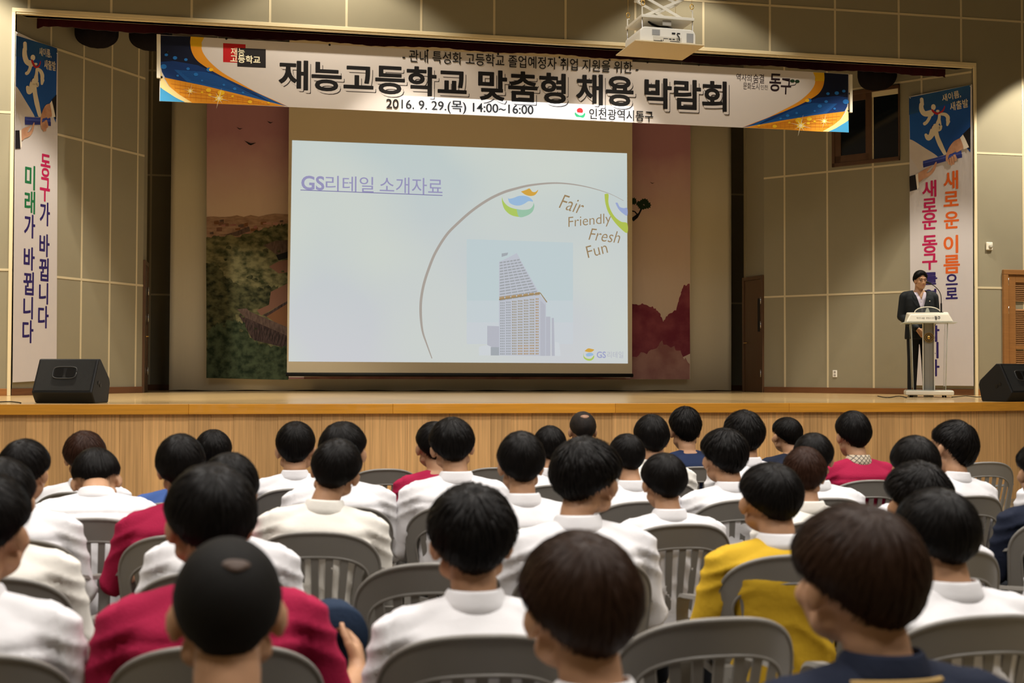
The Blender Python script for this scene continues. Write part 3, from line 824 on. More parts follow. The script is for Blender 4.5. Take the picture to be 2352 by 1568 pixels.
# lettering
sl.text('GS', 692, 404, 745, 437, G_TITLE, offset=.022)
sl.text('리테일', 748, 405, 858, 441, G_TITLE, offset=.002)
sl.text('소개자료', 872, 408, 1016, 446, G_TITLE, offset=.002)
sl.stroke([(690, 436.5), (1016, 449)], 1.8, glow('slide_rule_violet', 120, 116, 160))
sl.text('Fair', 1286, 453, 1341, 486, G_BROWN, offset=-.006, shear=.22, rot=R(-15))
sl.text('Friendly', 1304, 494, 1404, 524, G_BROWN, offset=-.006, shear=.12, rot=R(7))
sl.text('Fresh', 1352, 528, 1424, 555, G_BROWN, offset=-.006, shear=.25, rot=R(-5))
sl.text('Fun', 1346, 560, 1394, 587, G_BROWN, offset=-.006, shear=.05, rot=R(16))
# small mark bottom right
sl.poly(smooth_pts([(1342, 806), (1350, 800), (1358, 801), (1364, 803), (1358, 808), (1349, 808), (1342, 806)]), G_OR)
sl.poly(smooth_pts([(1345, 813), (1352, 810), (1360, 811), (1362, 815), (1354, 818), (1347, 818), (1345, 813)]), G_BL)
sl.poly(smooth_pts([(1340, 809), (1341, 818), (1348, 823), (1357, 823), (1364, 816), (1363, 823), (1356, 828), (1347, 827), (1340, 821), (1340, 809)]), G_GR)
sl.text('GS', 1370, 807, 1391, 822, glow('slide_mark_violet', 156, 160, 196), offset=.022)
sl.text('리테일', 1394, 807, 1431, 822, G_GS, offset=.0)
rel(sl.build('projected_slide', None))

# ------------------------------------------------------------------ wide banner across the opening
YN = 16.42
pb = Plane((-1.6, YN), (8.4, YN))
t_cur = tag(empty('event_banner', (3.4, YN, 4.9)), 'wide white event banner with blue and orange ends hanging across the stage opening', 'banner')
P_WHITE = mat('banner_vinyl_white', (.66, .62, .61), .5, spec=.3)
bc = [(368, 80), (1950, 170), (1947, 304), (366, 232)]
uv = [pb.uv(*q) for q in bc]
mb = MB(); mb.prism([pb.pt(u, v) for u, v in uv], tuple(-pb.N*.005)); rel(mb.build('banner_sheet', P_WHITE))
for xx0, xx1, y0, y1 in ((360, 369, 79, 180), (1951, 1957, 171, 259)):
    mb = MB(); uv = [pb.uv(*q) for q in ((xx0, y0), (xx1, y0+.5), (xx1, y1), (xx0, y1-.5))]
    mb.prism([pb.pt(u, v, -.02) for u, v in uv], tuple(pb.N*.04)); rel(mb.build('end_batten', M_WHITEP, bevel=.004))
P_NAVY = flat('banner_navy', 8, 18, 46); P_BLUE = flat('banner_blue', 22, 84, 158); P_MID = flat('banner_mid_blue', 16, 54, 116); P_ORANGE = flat('banner_orange', 224, 150, 36); P_YEL = flat('banner_gold', 226, 180, 30); P_CREAM = flat('banner_cream', 236, 214, 150); P_SKY = flat('banner_sky_blue', 60, 150, 205); P_DOT = flat('banner_dot_blue', 36, 116, 200); P_ODOT = flat('banner_dot_gold', 244, 196, 40); P_GRID = flat('banner_grid_orange', 205, 120, 30); P_WH = flat('banner_spark', 250, 244, 214); P_INK = flat('banner_black', 18, 16, 18); P_SHADE = flat('banner_outline', 62, 56, 58); P_LINE = flat('banner_line_blue', 14, 44, 104)
def border(T, name):
    q = lambda pts: [T(*p) for p in pts]
    P = Print(pb, .0006, .00006)
    up = smooth_pts([(438, 84), (437, 100), (441, 120), (452, 138), (470, 152), (500, 170), (540, 190), (590, 213), (640, 236), (661, 244.5)], 5)
    lo = smooth_pts([(469, 86), (463, 98), (464, 115), (472, 130), (486, 146), (510, 166), (545, 187), (590, 212), (630, 230), (661, 244.5)], 5)
    P.poly(q([(369, 81)]+up+[(661, 244.5), (560, 219), (470, 197), (379, 178), (372, 165), (369, 150)]), P_NAVY)
    P.poly(q([(369, 142), (400, 140), (455, 150), (500, 170), (540, 190), (590, 213), (640, 236), (661, 244.5), (560, 219), (470, 197), (379, 178), (372, 165)]), P_MID)
    P.poly(q([(400, 160), (470, 165), (520, 180), (590, 213), (640, 236), (661, 244.5), (560, 219), (470, 197), (430, 188)]), P_BLUE)
    for k in range(13):
        P.stroke(q([(378+k*5, 136+k*4), (460+k*10, 154+k*5.2), (560+k*5, 196+k*3.2)]), .5, P_LINE)
    P.poly(q(up+lo[::-1]), P_ORANGE)
    P.poly(q([(438, 84), (437, 100), (438, 106), (464, 108), (463, 98), (469, 86)]), P_YEL)
    P.poly(q([(377, 178), (470, 197), (560, 219), (655, 244), (600, 242), (430, 236), (404, 214), (388, 196)]), P_ORANGE)
    for k in range(20): P.stroke(q([(402+k*12, 184+k*3), (402+k*12, 230+k*.6)]), .9, P_GRID)
    for k in range(4): P.stroke(q([(392+k*10, 192+k*10), (470+k*16, 206+k*8), (560+k*20, 224+k*5.5)]), .9, P_GRID)
    P.poly(q([(369, 163), (375, 180), (388, 198), (410, 216), (441, 235.5), (424, 235), (400, 222), (378, 208), (368, 200)]), P_CREAM)
    P.poly(q([(368, 201), (385, 212), (405, 225), (425, 234.5), (367, 232)]), P_SKY)
    for x, y, r_ in ((382, 126, 4), (402, 133, 5), (427, 137, 4), (376, 153, 7), (432, 158, 4), (480, 160, 6), (450, 171, 5), (408, 174, 3), (464, 185, 2.5), (514, 195, 3), (539, 204, 4), (558, 213, 3)): P.disc(*T(x, y), r_, r_*.8, P_DOT, 14)
    for x, y, r_ in ((485, 160, 5), (479, 207, 6), (464, 212, 3), (482, 218, 4), (508, 213, 8), (534, 221, 3), (574, 234, 5), (617, 236, 3)): P.disc(*T(x, y), r_, r_*.75, P_ODOT, 14)
    for x, y, r_ in ((437, 209, 17), (503, 226, 26)):
        P.disc(*T(x, y), r_*.35, r_*.28, P_ODOT, 16); P.star(*T(x, y), r_, P_WH); P.disc(*T(x, y), r_*.13, r_*.12, P_WH, 12)
    return rel(P.build(name, None))
border(lambda x, y: (x, y), 'printed_border')
def mirror(x, y):
    # the right end is the left end mirrored about the middle of the sheet
    u, v = pb.uv(x, y); u0 = pb.uv(368, 150)[0]; u1 = pb.uv(1949, 237)[0]; v0 = pb.uv(367, 232)[1]; v1 = pb.uv(368, 80)[1]
    w0 = pb.uv(1947, 304)[1]; w1 = pb.uv(1950, 170)[1]
    u = u1-(u-u0); v = w0+(v-v0)*(w1-w0)/(v1-v0)
    p = pb.pt(u, v)-EYE; z = p@_fw
    return CX+F_PX*(p@_r)/z, CY-F_PX*(p@_u)/z
border(mirror, 'printed_border')
T = Print(pb, .0008, .00015)
for body, x0, y0, x1, y1 in (('재능고등학교', 641, 148, 1071, 214), ('맞춤형', 1099, 165, 1299, 234), ('채용', 1324, 173, 1454, 242), ('박람회', 1481, 184, 1668, 252)):
    T.step = .00006                 # outline, white gap and the letter, each widened by small shifts
    for m_, ox, oy, rr in ((P_SHADE, 6.2, 7.0, 1.2), (P_WHITE, 4.2, 4.9, 1.7), (P_INK, 0, 0, 1.0)):
        T.lift += .00015
        for k in range(8): T.text(body, x0, y0, x1, y1, m_, offset=.014, dx=ox+rr*math.cos(k*PI/4), dy=oy+rr*math.sin(k*PI/4))
    T.step = .00015
T.text('- 관내 특성화 고등학교 졸업예정자 취업 지원을 위한 -', 924, 128, 1466, 156, P_INK, offset=.006)
T.text('2016. 9. 29.(목) 14:00~16:00', 887, 232, 1225, 262, P_INK, offset=.008)
T.text('인천광역시동구', 1353, 252, 1500, 277, P_INK, offset=.012)
rel(T.build('lettering', None))
L = Print(pb, .0008, .00015)
L.poly([(512.5, 99), (564, 102), (564, 145), (512.5, 142.5)], flat('logo_red', 190, 28, 32)); L.poly([(545, 110), (610.5, 113), (610.5, 156), (545, 153)], flat('logo_black', 34, 32, 36))
L.text('재능', 530, 110, 562, 127, P_WH, offset=.01); L.text('고등학교', 529, 127, 598, 145, P_WH, offset=.025)
rel(L.build('school_logo', None)); L = Print(pb, .0008, .00015)
L.poly(smooth_pts([(1326, 258), (1325, 252), (1330, 248), (1336, 249), (1339, 254), (1337, 259), (1326, 258)]), flat('logo_red', 190, 28, 32))
L.poly(smooth_pts([(1320, 262), (1324, 268), (1332, 269), (1340, 270), (1344, 264), (1343, 259), (1338, 264), (1332, 265), (1326, 262), (1321, 258), (1320, 262)]), flat('logo_green', 40, 150, 100))
rel(L.build('city_emblem', None)); L = Print(pb, .0008, .00015)
P_INKV = flat('brush_ink', 40, 26, 34)
L.text('역사의', 1691, 170, 1726, 187, P_INKV, offset=.006, rot=R(-2)); L.text('숨결', 1730, 170, 1755, 191, P_INKV, offset=.006)
L.text('문화도시', 1707, 190, 1744, 206, P_INKV, offset=.004); L.text('인천', 1747, 195, 1763, 206, P_INKV, offset=.0)
L.text('동', 1767, 169, 1794, 210, P_INKV, offset=.02, shear=.1); L.text('구', 1793, 180, 1817, 217, P_INKV, offset=.016, shear=.05)
L.stroke([(1800, 199), (1815, 197), (1826, 195), (1829, 190)], 1.6, P_INKV)
for x, y in ((1820, 186), (1831, 187)): L.disc(x, y, 5.5, 4, flat('logo_pine', 28, 56, 36), 12)
rel(L.build('district_mark', None))
for x, y in ((520, 89), (757, 103), (982, 116), (1144, 124), (1285, 132), (1400, 138), (1487, 143), (1605, 149), (384, 120), (1951, 215), (1949, 254), (371, 177)):
    u, v = pb.uv(x, y); c = pb.pt(u, v, .004)
    mb = MB(); mb.ell(tuple(c), (.016, .008, .016), nu=10, nv=6); rel(mb.build('eyelet', M_BLACK, smooth=True))

# ------------------------------------------------------------------ tall hanging banners on the stage side walls
V_BLUE = mat('hanging_blue', srgb(20, 70, 146), .6, spec=.3, color2=srgb(26, 84, 164), vscale=1.2)
V_BLUED = mat('hanging_deep_blue', srgb(20, 58, 118), .6, spec=.3, color2=srgb(36, 82, 130), vscale=2)
V_WHITE = mat('hanging_cloth_white', (.54, .51, .52), .8, spec=.2, bump=.5, bscale=2.2, stretch=(3, 3, .6))
V_SWOOSH = mat('hanging_swoosh', (.50, .45, .43), .7, spec=.2, color2=(.66, .60, .55), vscale=1.5)
V_BRUSH = flat('hanging_brush_cream', 214, 204, 182); V_TIE = flat('hanging_red', 170, 36, 44); V_BATON = flat('hanging_baton', 50, 66, 150); V_BATOND = flat('hanging_baton_shade', 40, 50, 120); V_BATONL = flat('hanging_baton_light', 84, 100, 172)
V_SKIN = mat('hanging_hand', srgb(196, 152, 124), .7, spec=.2, color2=srgb(176, 128, 100), vscale=9); V_SKIND = flat('hanging_hand_line', 136, 92, 74); V_SLEEVE = flat('hanging_sleeve', 22, 20, 26); V_CUFF = flat('hanging_cuff', 226, 218, 206)
V_CRIM = flat('hanging_crimson', 172, 24, 78); V_GREEN = flat('hanging_green', 24, 104, 62); V_INK = flat('hanging_indigo', 40, 28, 92); V_ORANGE = flat('hanging_orange', 206, 92, 30)
def hanging(name, label, pl, corners, T, cols, mirrored):
    global t_cur
    uv = [pl.uv(*c) for c in corners]
    um = sum(u for u, v in uv)/4
    t_cur = tag(empty(name, tuple(pl.pt(um, uv[2][1]))), label, 'banner', 'tall hanging banners on the stage side walls')
    mb = MB(); mb.prism([pl.pt(u, v) for u, v in uv], tuple(-pl.N*.006)); rel(mb.build('cloth', V_WHITE))
    P = Print(pl, .0008, .0001)
    q = lambda pts: [T(*p) for p in pts]
    P.poly(q([(8, 34), (149, 5), (149, 160), (122, 130), (98, 162), (75, 170), (50, 160), (10, 130)]), V_BLUE)
    P.poly(q([(8, 34), (149, 5), (149, 52), (100, 48), (50, 62), (8, 74)]), V_BLUED)
    P.poly(q(smooth_pts([(9, 131), (16, 132), (40, 147), (74, 170), (60, 176), (41, 182)])+[(34, 205), (10, 170)]), V_SWOOSH)
    def B(pts, wd):
        S_ = smooth_pts(pts, 5); ww = np.interp(np.linspace(0, 1, len(S_)), np.linspace(0, 1, len(wd)), wd)
        P.stroke(q(S_), list(ww), V_BRUSH)
        for i in (0, len(S_)//2, -1): P.disc(*T(*S_[i]), ww[i]/2, ww[i]/2, V_BRUSH, 12)
    B([(37, 38), (38, 50)], [8, 8.5]); B([(36, 50), (37, 62), (44, 71), (58, 70)], [9, 11, 12, 15]); B([(57, 70), (55, 80), (49, 90), (44, 94)], [9, 7, 7, 8])
    P.disc(*T(64, 56), 5.3, 6.8, V_BRUSH); P.disc(*T(74, 65), 4, 3, V_BRUSH)
    P.stroke(q(smooth_pts([(60, 61), (66, 68), (74, 71), (84, 66), (89, 58), (90, 53)], 4)), [2, 4, 5, 5, 5, 5, 5, 5, 5, 5, 5, 4, 4, 4, 3, 3, 3, 2, 2, 1.5, 1][:21], V_TIE)
    B([(82, 72), (91, 73), (97, 79), (97, 87)], [6, 8, 9, 8]); B([(98, 89), (96, 97)], [9, 5]); B([(78, 74), (77, 84), (74, 92)], [6, 7, 8]); B([(79, 86), (81, 96)], [4, 3])
    B([(82, 100), (77, 106), (70, 100), (64, 108), (60, 118)], [5, 12, 13, 13, 12]); B([(62, 117), (53, 127), (47, 120)], [12, 12, 7]); B([(70, 112), (73, 125), (80, 142), (90, 162)], [10, 10, 11, 8])
    P.stroke(q([(59, 106), (61, 100), (64, 97)]), 1.6, V_INK)
    # sleeve, cuff and hand passing the baton
    P.poly(q([(149, 101), (149, 152), (145, 153), (139, 140), (132, 118)]), V_SLEEVE); P.poly(q([(132, 119), (137, 128), (146, 148), (134, 153), (125, 127)]), V_CUFF)
    P.poly(q(smooth_pts([(40, 180), (85, 168), (128, 156)], 3)+[(130, 172), (100, 178), (41, 195)]), V_BATON)
    P.poly(q([(40, 186), (85, 176), (130, 164), (130, 172), (100, 178), (41, 195)]), V_BATOND); P.stroke(q([(45, 184), (80, 174.5), (127, 162)]), 1.2, V_BATONL)
    P.poly(q(smooth_pts([(126, 127), (112, 134), (102, 146), (96, 158), (93, 166), (93, 180), (97, 177), (100, 166), (108, 162), (115, 157), (118, 160), (128, 154), (133, 148), (126, 127)])), V_SKIN)
    for x0, y0, x1, y1 in ((97, 180, 103, 188), (102, 176, 108, 190), (107, 173, 113, 188), (112, 169, 118, 180)): P.stroke(q([(x0, y0-4), (x1-2, y0+6), (x1-3, y1)]), [5, 6, 4], V_SKIN)
    for x0, y0 in ((101, 186), (106, 184), (111, 180)): P.stroke(q([(x0, y0-9), (x0+1, y0+2)]), .7, V_SKIND)
    # the hand that receives it
    P.poly(q([(9, 215), (23, 211), (27, 245), (10, 250)]), V_SLEEVE); P.poly(q([(23, 211), (29, 208), (31, 240), (27, 245)]), V_CUFF)
    P.poly(q(smooth_pts([(29, 208), (38, 202), (50, 196), (62, 190), (56, 196), (49, 208), (60, 200), (66, 188), (70, 182), (72, 184), (69, 197), (62, 208), (52, 216), (40, 222), (31, 228), (29, 208)])), V_SKIN)
    P.stroke(q([(49, 208), (57, 204), (63, 196)]), .8, V_SKIND)
    c0 = T(84, 41); c1 = T(127, 23)
    P.text('새이름,', min(c0[0], c1[0]) if not mirrored else c0[0], T(105, 24)[1]-2, T(127, 33)[0], T(105, 38)[1]+2, V_BRUSH, offset=.012, rot=R(8) if not mirrored else R(6))
    P.text('새출발', T(102, 60)[0], T(120, 43)[1]-2, T(144, 50)[0], T(120, 58)[1]+3, V_BRUSH, offset=.012, rot=R(6))
    rel(P.build('printed_picture', None))
    P = Print(pl, .001, .0001)
    h_ = 7
    for part_ in (cols[:7], cols[7:]):
        P = Print(pl, .001, .0001)
        P.step = .00005
        for ch, x0, y0, x1, y1, m in part_:
            P.lift = .001
            for k in range(8): P.text(ch, x0, y0, x1, y1, m, offset=.004, dx=.9*math.cos(k*PI/4), dy=.9*math.sin(k*PI/4))
        rel(P.build('lettering_column', None))
    for k in (0, 1):
        c = pl.pt(uv[k][0]+(.02 if k == 0 else -.02), uv[k][1]-.02, .003); mb = MB(); mb.ell(tuple(c), (.012, .012, .012), nu=8, nv=5); rel(mb.build('eyelet', M_STEEL, smooth=True))
off = .05
def shifted(A, B):
    p_ = Plane(A, B); d = p_.N*off
    return Plane((A[0]+d[0], A[1]+d[1]), (B[0]+d[0], B[1]+d[1]))
prr = shifted(RB, RA)
# the picture is drawn in the pixels of a 170 x 270 cut-out of the right banner (scale 5.806)
hanging('hanging_banner', 'tall hanging banner on the right stage wall behind the speaker, orange and crimson lettering', prr, [(2088, 222), (2232.5, 194), (2236, 886), (2092, 884.5)],
        lambda x, y: (2080+x, 190+y),
        [('새', 2168, 393, 2200, 434, V_ORANGE), ('로', 2168, 440, 2201, 473, V_ORANGE), ('운', 2169, 486, 2202, 524, V_ORANGE), ('이', 2168, 541, 2200, 581, V_ORANGE), ('름', 2168, 586, 2204, 627, V_ORANGE), ('으', 2173, 630, 2199, 654, V_INK), ('로', 2173, 661, 2199, 686, V_INK),
         ('새', 2119, 415, 2150, 452, V_CRIM), ('로', 2119, 456, 2151, 486, V_CRIM), ('운', 2119, 489, 2151, 526, V_CRIM), ('동', 2119, 541, 2152, 580, V_CRIM), ('구', 2119, 583, 2152, 619, V_CRIM), ('를', 2122, 626, 2152, 653, V_INK), ('열', 2124, 664, 2151, 700, V_INK), ('어', 2124, 706, 2152, 742, V_INK), ('갑', 2126, 748, 2157, 784, V_INK), ('시', 2126, 786, 2155, 822, V_INK), ('다', 2126, 826, 2157, 863, V_INK)], False)
pll = shifted(LA, LB)
ua, va = prr.uv(2088, 222); ub, vb = prr.uv(2232.5, 194)
la = pll.uv(37, 72)[0]; lb = pll.uv(133, 119)[0]
def to_left(x, y):
    u, v = prr.uv(2080+x, 190+y)
    q = (u-ua)/(ub-ua); vt = va+(vb-va)*q; vd = prr.uv(2092, 884.5)[1]
    U_ = la+(lb-la)*q
    w_ = (v-vd)/(vt-vd)
    V0, V1 = pll.uv(30, 878)[1], pll.uv(85, 95)[1]
    p = pll.pt(U_, V0+(V1-V0)*w_)-EYE; z = p@_fw
    return CX+F_PX*(p@_r)/z, CY-F_PX*(p@_u)/z
hanging('hanging_banner', 'tall hanging banner on the left stage wall above the floor speaker, green and crimson lettering', pll, [(37, 72), (133, 119), (130, 872), (29.5, 878)], to_left,
        [('동', 94, 355, 115, 406, V_CRIM), ('구', 92, 408, 114, 462, V_CRIM), ('가', 92, 465, 114, 518, V_INK), ('바', 91, 538, 113, 589, V_INK), ('뀝', 90, 593, 111, 645, V_INK), ('니', 90, 650, 110, 698, V_INK), ('다', 88, 703, 111, 753, V_INK),
         ('미', 58, 380, 80, 435, V_GREEN), ('래', 57, 439, 80, 490, V_GREEN), ('가', 56, 493, 80, 546, V_INK), ('바', 55, 568, 79, 620, V_INK), ('뀝', 54, 625, 77, 677, V_INK), ('니', 54, 682, 75, 732, V_INK), ('다', 52, 736, 76, 787, V_INK)], True)
# ------------------------------------------------------------------ floor monitors
def monitor(loc, rz, side, label):
    t = tag(empty('floor_monitor', loc, rz), label, 'loudspeaker', 'floor monitors on the stage')
    W = .60
    prof = [(.085, .0), (0, .105), (.17, .435), (.225, .435), (.455, .245), (.475, .19), (.43, 0)]     # (depth, height)
    mb = MB(); mb.prism([(-W/2, y, z) for y, z in prof], (W, 0, 0)); mb.build('cabinet', M_BLACK, t, bevel=.012)
    # perforated face and its twin grab ports
    n = Vector((0, -.33, .17)).normalized(); a = Vector((0, .17, .33)).normalized()
    mid = Vector((0, .085, .27))
    mb = MB()
    mb.prism([Vector((sx*(W/2-.025), 0, 0))+mid+a*sy+n*.001 for sx, sy in ((-1, -.165), (1, -.165), (1, .165), (-1, .165))], tuple(n*.004))
    mb.build('grille', mat('monitor_grille', (.013, .013, .012), .6, spec=.3, bump=.6, bscale=700), t)
    port = MB()
    for s in (-1, 1):
        q = []
        for k in range(20):
            an = 2*PI*k/20
            q.append(Vector((s*.056+.043*math.copysign(abs(math.cos(an))**.5, math.cos(an))-.01, 0, 0))+mid+a*(.03+.050*math.copysign(abs(math.sin(an))**.5, math.sin(an)))+n*.006)
        port.prism(q, tuple(n*.0015))
    port.build('port', mat('port_dark', (.003, .003, .003), .3), t)
    mb = MB()
    sp2 = lambda v: math.copysign(abs(v)**.5, v)
    q = [Vector((.118*sp2(math.cos(2*PI*k/32))-.01, 0, 0))+mid+a*(.03+.064*sp2(math.sin(2*PI*k/32)))+n*.006 for k in range(32)]
    mb.tube(q+[q[0]], .006, 6); mb.build('port_rim', mat('rim_grey', (.035, .035, .033), .45), t, smooth=True)
    mb = MB(); xx = side*(W/2+.001)
    for c in ((.17, .20), (.215, .175)): mb.tube([(xx, c[0], c[1]), (xx+side*.003, c[0], c[1])], .02, 14)
    mb.build('socket_cup', mat('port_dark', (.003, .003, .003), .3), t)
lc = at_z(142, 926, ZS)
monitor((float(lc[0]), float(lc[1])-.03, ZS), R(-14), 1, 'black wedge floor monitor at the left end of the stage')
rc = at_z(2356, 922.5, ZS)
monitor((float(rc[0])+.06, float(rc[1])+.0, ZS), R(17), -1, 'black wedge floor monitor at the right end of the stage beside the louvred door')

def cable(pts, label, r=.006):
    P = [at_z(x, y, ZS+r) for x, y in pts]
    out = smooth_pts3(P)
    mb = MB(); mb.tube(out, r, 6); o = mb.build('cable', M_BLACK, smooth=True)
    return tag(o, label, 'cable', 'black cables on the stage floor')
def smooth_pts3(P, m=5):
    out = []
    for i in range(len(P)-1):
        p0, p1, p2, p3 = P[max(i-1, 0)], P[i], P[i+1], P[min(i+2, len(P)-1)]
        for k in range(m):
            t_ = k/m
            out.append(.5*((2*p1)+(-p0+p2)*t_+(2*p0-5*p1+4*p2-p3)*t_**2+(-p0+3*p1-3*p2+p3)*t_**3))
    return out+[P[-1]]
cable([(-6, 923), (20, 922), (40, 923.5), (48, 925)], 'black cable running to the left floor monitor')
cable([(2016, 909), (2030, 912), (2045, 912.3), (2060, 909.5), (2072, 910), (2082, 912.8)], 'black cable lying left of the lectern base')
cable([(2186, 911.5), (2205, 910), (2220, 908.8), (2240, 911), (2262, 911), (2300, 911.5)], 'black cable from the lectern to the right floor monitor')

# ------------------------------------------------------------------ lectern
M_ACR = mat('clear_acrylic', (.93, .97, .95), .03, trans=1.0, ior=1.25)
M_ACRE = mat('acrylic_edge', (.62, .66, .58), .25, alpha=.75)
M_FROST = mat('frosted_grey_acrylic', (.30, .29, .255), .45, spec=.4, trans=.25)
lc_ = at_z(2136, 912.5, ZS); LX, LY, LR = float(lc_[0]), float(lc_[1]), R(-25)
t = tag(empty('lectern', (LX, LY, ZS), LR), 'clear acrylic lectern with a white top and base and a round gold emblem', 'lectern')
mb = MB(); mb.bx(-.305, .305, 0, .42, .028, .090); mb.build('base', M_WHITEP, t, bevel=.015)
mb = MB(); mb.bx(-.29, .29, .02, .43, .090, .097); mb.build('base_plate', M_ACRE, t, bevel=.003)
for sx in (-.22, .20):
    for sy in (.06, .36):
        mb = MB(); mb.tube([(sx-.012, sy, .017), (sx+.012, sy, .017)], .017, 12); mb.bx(sx-.006, sx+.006, sy-.006, sy+.006, .017, .035); mb.build('caster', M_BLACK, t, smooth=False)
mb = MB(); pts = [(-.066, 0), (-.045, -.03), (0, -.042), (.045, -.03), (.066, 0), (.045, .015), (-.045, .015)]
mb.prism([(x, .16+y, .09) for x, y in pts], (0, 0, .90)); mb.build('column', M_FROST, t, bevel=.004)
for s in (-1, 1):
    mb = MB(); mb.bx(s*.072-.007, s*.072+.007, .14, .17, .09, .99); mb.build('column_edge', M_WHITEP, t, bevel=.004)
    mb = MB()
    q0 = [(s*.20, .06, .09), (s*.20, .34, .09), (s*.225, .36, .99), (s*.225, .02, .99)]
    mb.prism(q0, (s*.008, 0, 0)); sp_ = mb.build('side_sheet', M_ACR, t)
    mb = MB(); mb.tube([(s*.204, .06, .09), (s*.229, .02, .99)], .005, 6); mb.tube([(s*.204, .34, .09), (s*.229, .36, .99)], .005, 6); mb.build('sheet_edge', M_ACRE, sp_, smooth=True)
mb = MB(); mb.bx(-.345, .345, -.06, .42, .99, 1.0); mb.build('shelf', M_ACRE, t, bevel=.003)
mb = MB()
bot = [(-.30, -.04, 1.003), (.30, -.04, 1.003), (.30, .36, 1.003), (-.30, .36, 1.003)]; tp = [(-.245, .02, 1.11), (.245, .02, 1.11), (.27, .34, 1.15), (-.27, .34, 1.15)]
mb.add(bot+tp, [(3, 2, 1, 0), (4, 5, 6, 7), (0, 1, 5, 4), (1, 2, 6, 5), (2, 3, 7, 6), (3, 0, 4, 7)])
top_ = mb.build('top', M_WHITEP, t, bevel=.014)
# lettering on the sloping front of the top
def on_front(body, x0, x1, z0, z1, m, off_=.0):
    a, f = text_mesh(body, off_); lo, hi = a.min(0), a.max(0); mb = MB(); P = []
    for q in a:
        x = x0+(q[0]-lo[0])/(hi[0]-lo[0])*(x1-x0); h = z0+(q[1]-lo[1])/(hi[1]-lo[1])*(z1-z0)
        P.append((x, -.04+.06*(h/.107)-.003, 1.003+h))
    mb.add(P, f); return mb.build('lettering', m, top_)
on_front('역사의 숨결', -.165, -.065, .042, .066, flat('lectern_ink_grey', 110, 104, 96)); on_front('문화도시 인천', -.045, .055, .042, .066, flat('lectern_ink_grey', 110, 104, 96)); on_front('동구', .062, .135, .026, .078, P_INK, .02)
mb = MB()
arc_ = [(.165*math.cos(PI*k/24)-.0, .30, 1.145+.075*math.sin(PI*k/24)) for k in range(25)]
mb.prism([(x*.97, y, z-.004) for x, y, z in arc_], (0, .006, 0)); ar = mb.build('arched_screen', mat('tinted_acrylic', (.10, .11, .12), .1, alpha=.55), t)
mb = MB(); mb.tube(arc_, .006, 6); mb.build('arch_rim', M_WHITEP, ar, smooth=True)
mb = MB(); mb.prism([(-.03, .297, 1.15), (.03, .297, 1.15), (.012, .297, 1.205), (-.012, .297, 1.205)], (0, .004, 0)); mb.build('arch_mark', M_ACRE, ar)
em = MB()
def ring(mb, r0, r1, y, z, dep, mi=0, n=40):
    vs = []; fs = []
    for k in range(n):
        c, s_ = math.cos(2*PI*k/n), math.sin(2*PI*k/n)
        vs += [(r0*c, y, z+r0*s_), (r1*c, y, z+r1*s_), (r0*c, y-dep, z+r0*s_), (r1*c, y-dep, z+r1*s_)]
    for k in range(n):
        a, b = 4*k, 4*((k+1) % n); fs += [(a+2, a+3, b+3, b+2), (a+1, b+1, b+3, a+3), (a, a+2, b+2, b)]
    mb.add(vs, fs, mi)
ring(em, .060, .066, .106, .80, .006); ring(em, .036, .041, .106, .80, .006)
for k in range(16):
    c = (.051*math.cos(2*PI*k/16), .104, .80+.051*math.sin(2*PI*k/16)); em.box(c, (.008, .004, .010))
em.ell((0, .104, .80), (.024, .006, .024)); em.lathe([(0, 0)]*1+[(.001, 0)], (0, .1, .8), 6) if False else None
e_ = em.build('emblem', M_BRASS, t, smooth=False)
mb = MB(); mb.tube([(.066*math.cos(2*PI*k/32), .108, .80+.066*math.sin(2*PI*k/32)) for k in range(32)], .001, 4, closed=True); mb.prism([(.064*math.cos(2*PI*k/32), .108, .80+.064*math.sin(2*PI*k/32)) for k in range(32)], (0, -.002, 0)); mb.build('emblem_backing', mat('emblem_dark', (.03, .02, .01), .4), e_)
# gooseneck microphone
tm = tag(empty('gooseneck_microphone', (LX+.175*math.cos(LR)-.28*math.sin(LR), LY+.175*math.sin(LR)+.28*math.cos(LR), ZS+1.136), LR), 'black gooseneck microphone standing on the lectern top', 'microphone')
mb = MB(); mb.tube([(0, 0, 0), (0, 0, .012)], .028, 14); mb.tube([(0, 0, .0), (0, 0, .13)], .011, 10); mb.build('base', M_BLACK, tm, smooth=False)
neck = smooth_pts3([np.array(p) for p in ((0, 0, .12), (0, .0, .19), (-.008, .0, .25), (-.035, .005, .31), (-.085, .015, .365), (-.135, .03, .40))])
mb = MB(); mb.tube(neck, .0055, 8); mb.build('gooseneck', M_BLACK, tm, smooth=True)
mb = MB(); mb.cap((-.13, .03, .397), (-.175, .04, .42), .012, .018); mb.build('capsule', M_BLACK, tm, smooth=True)

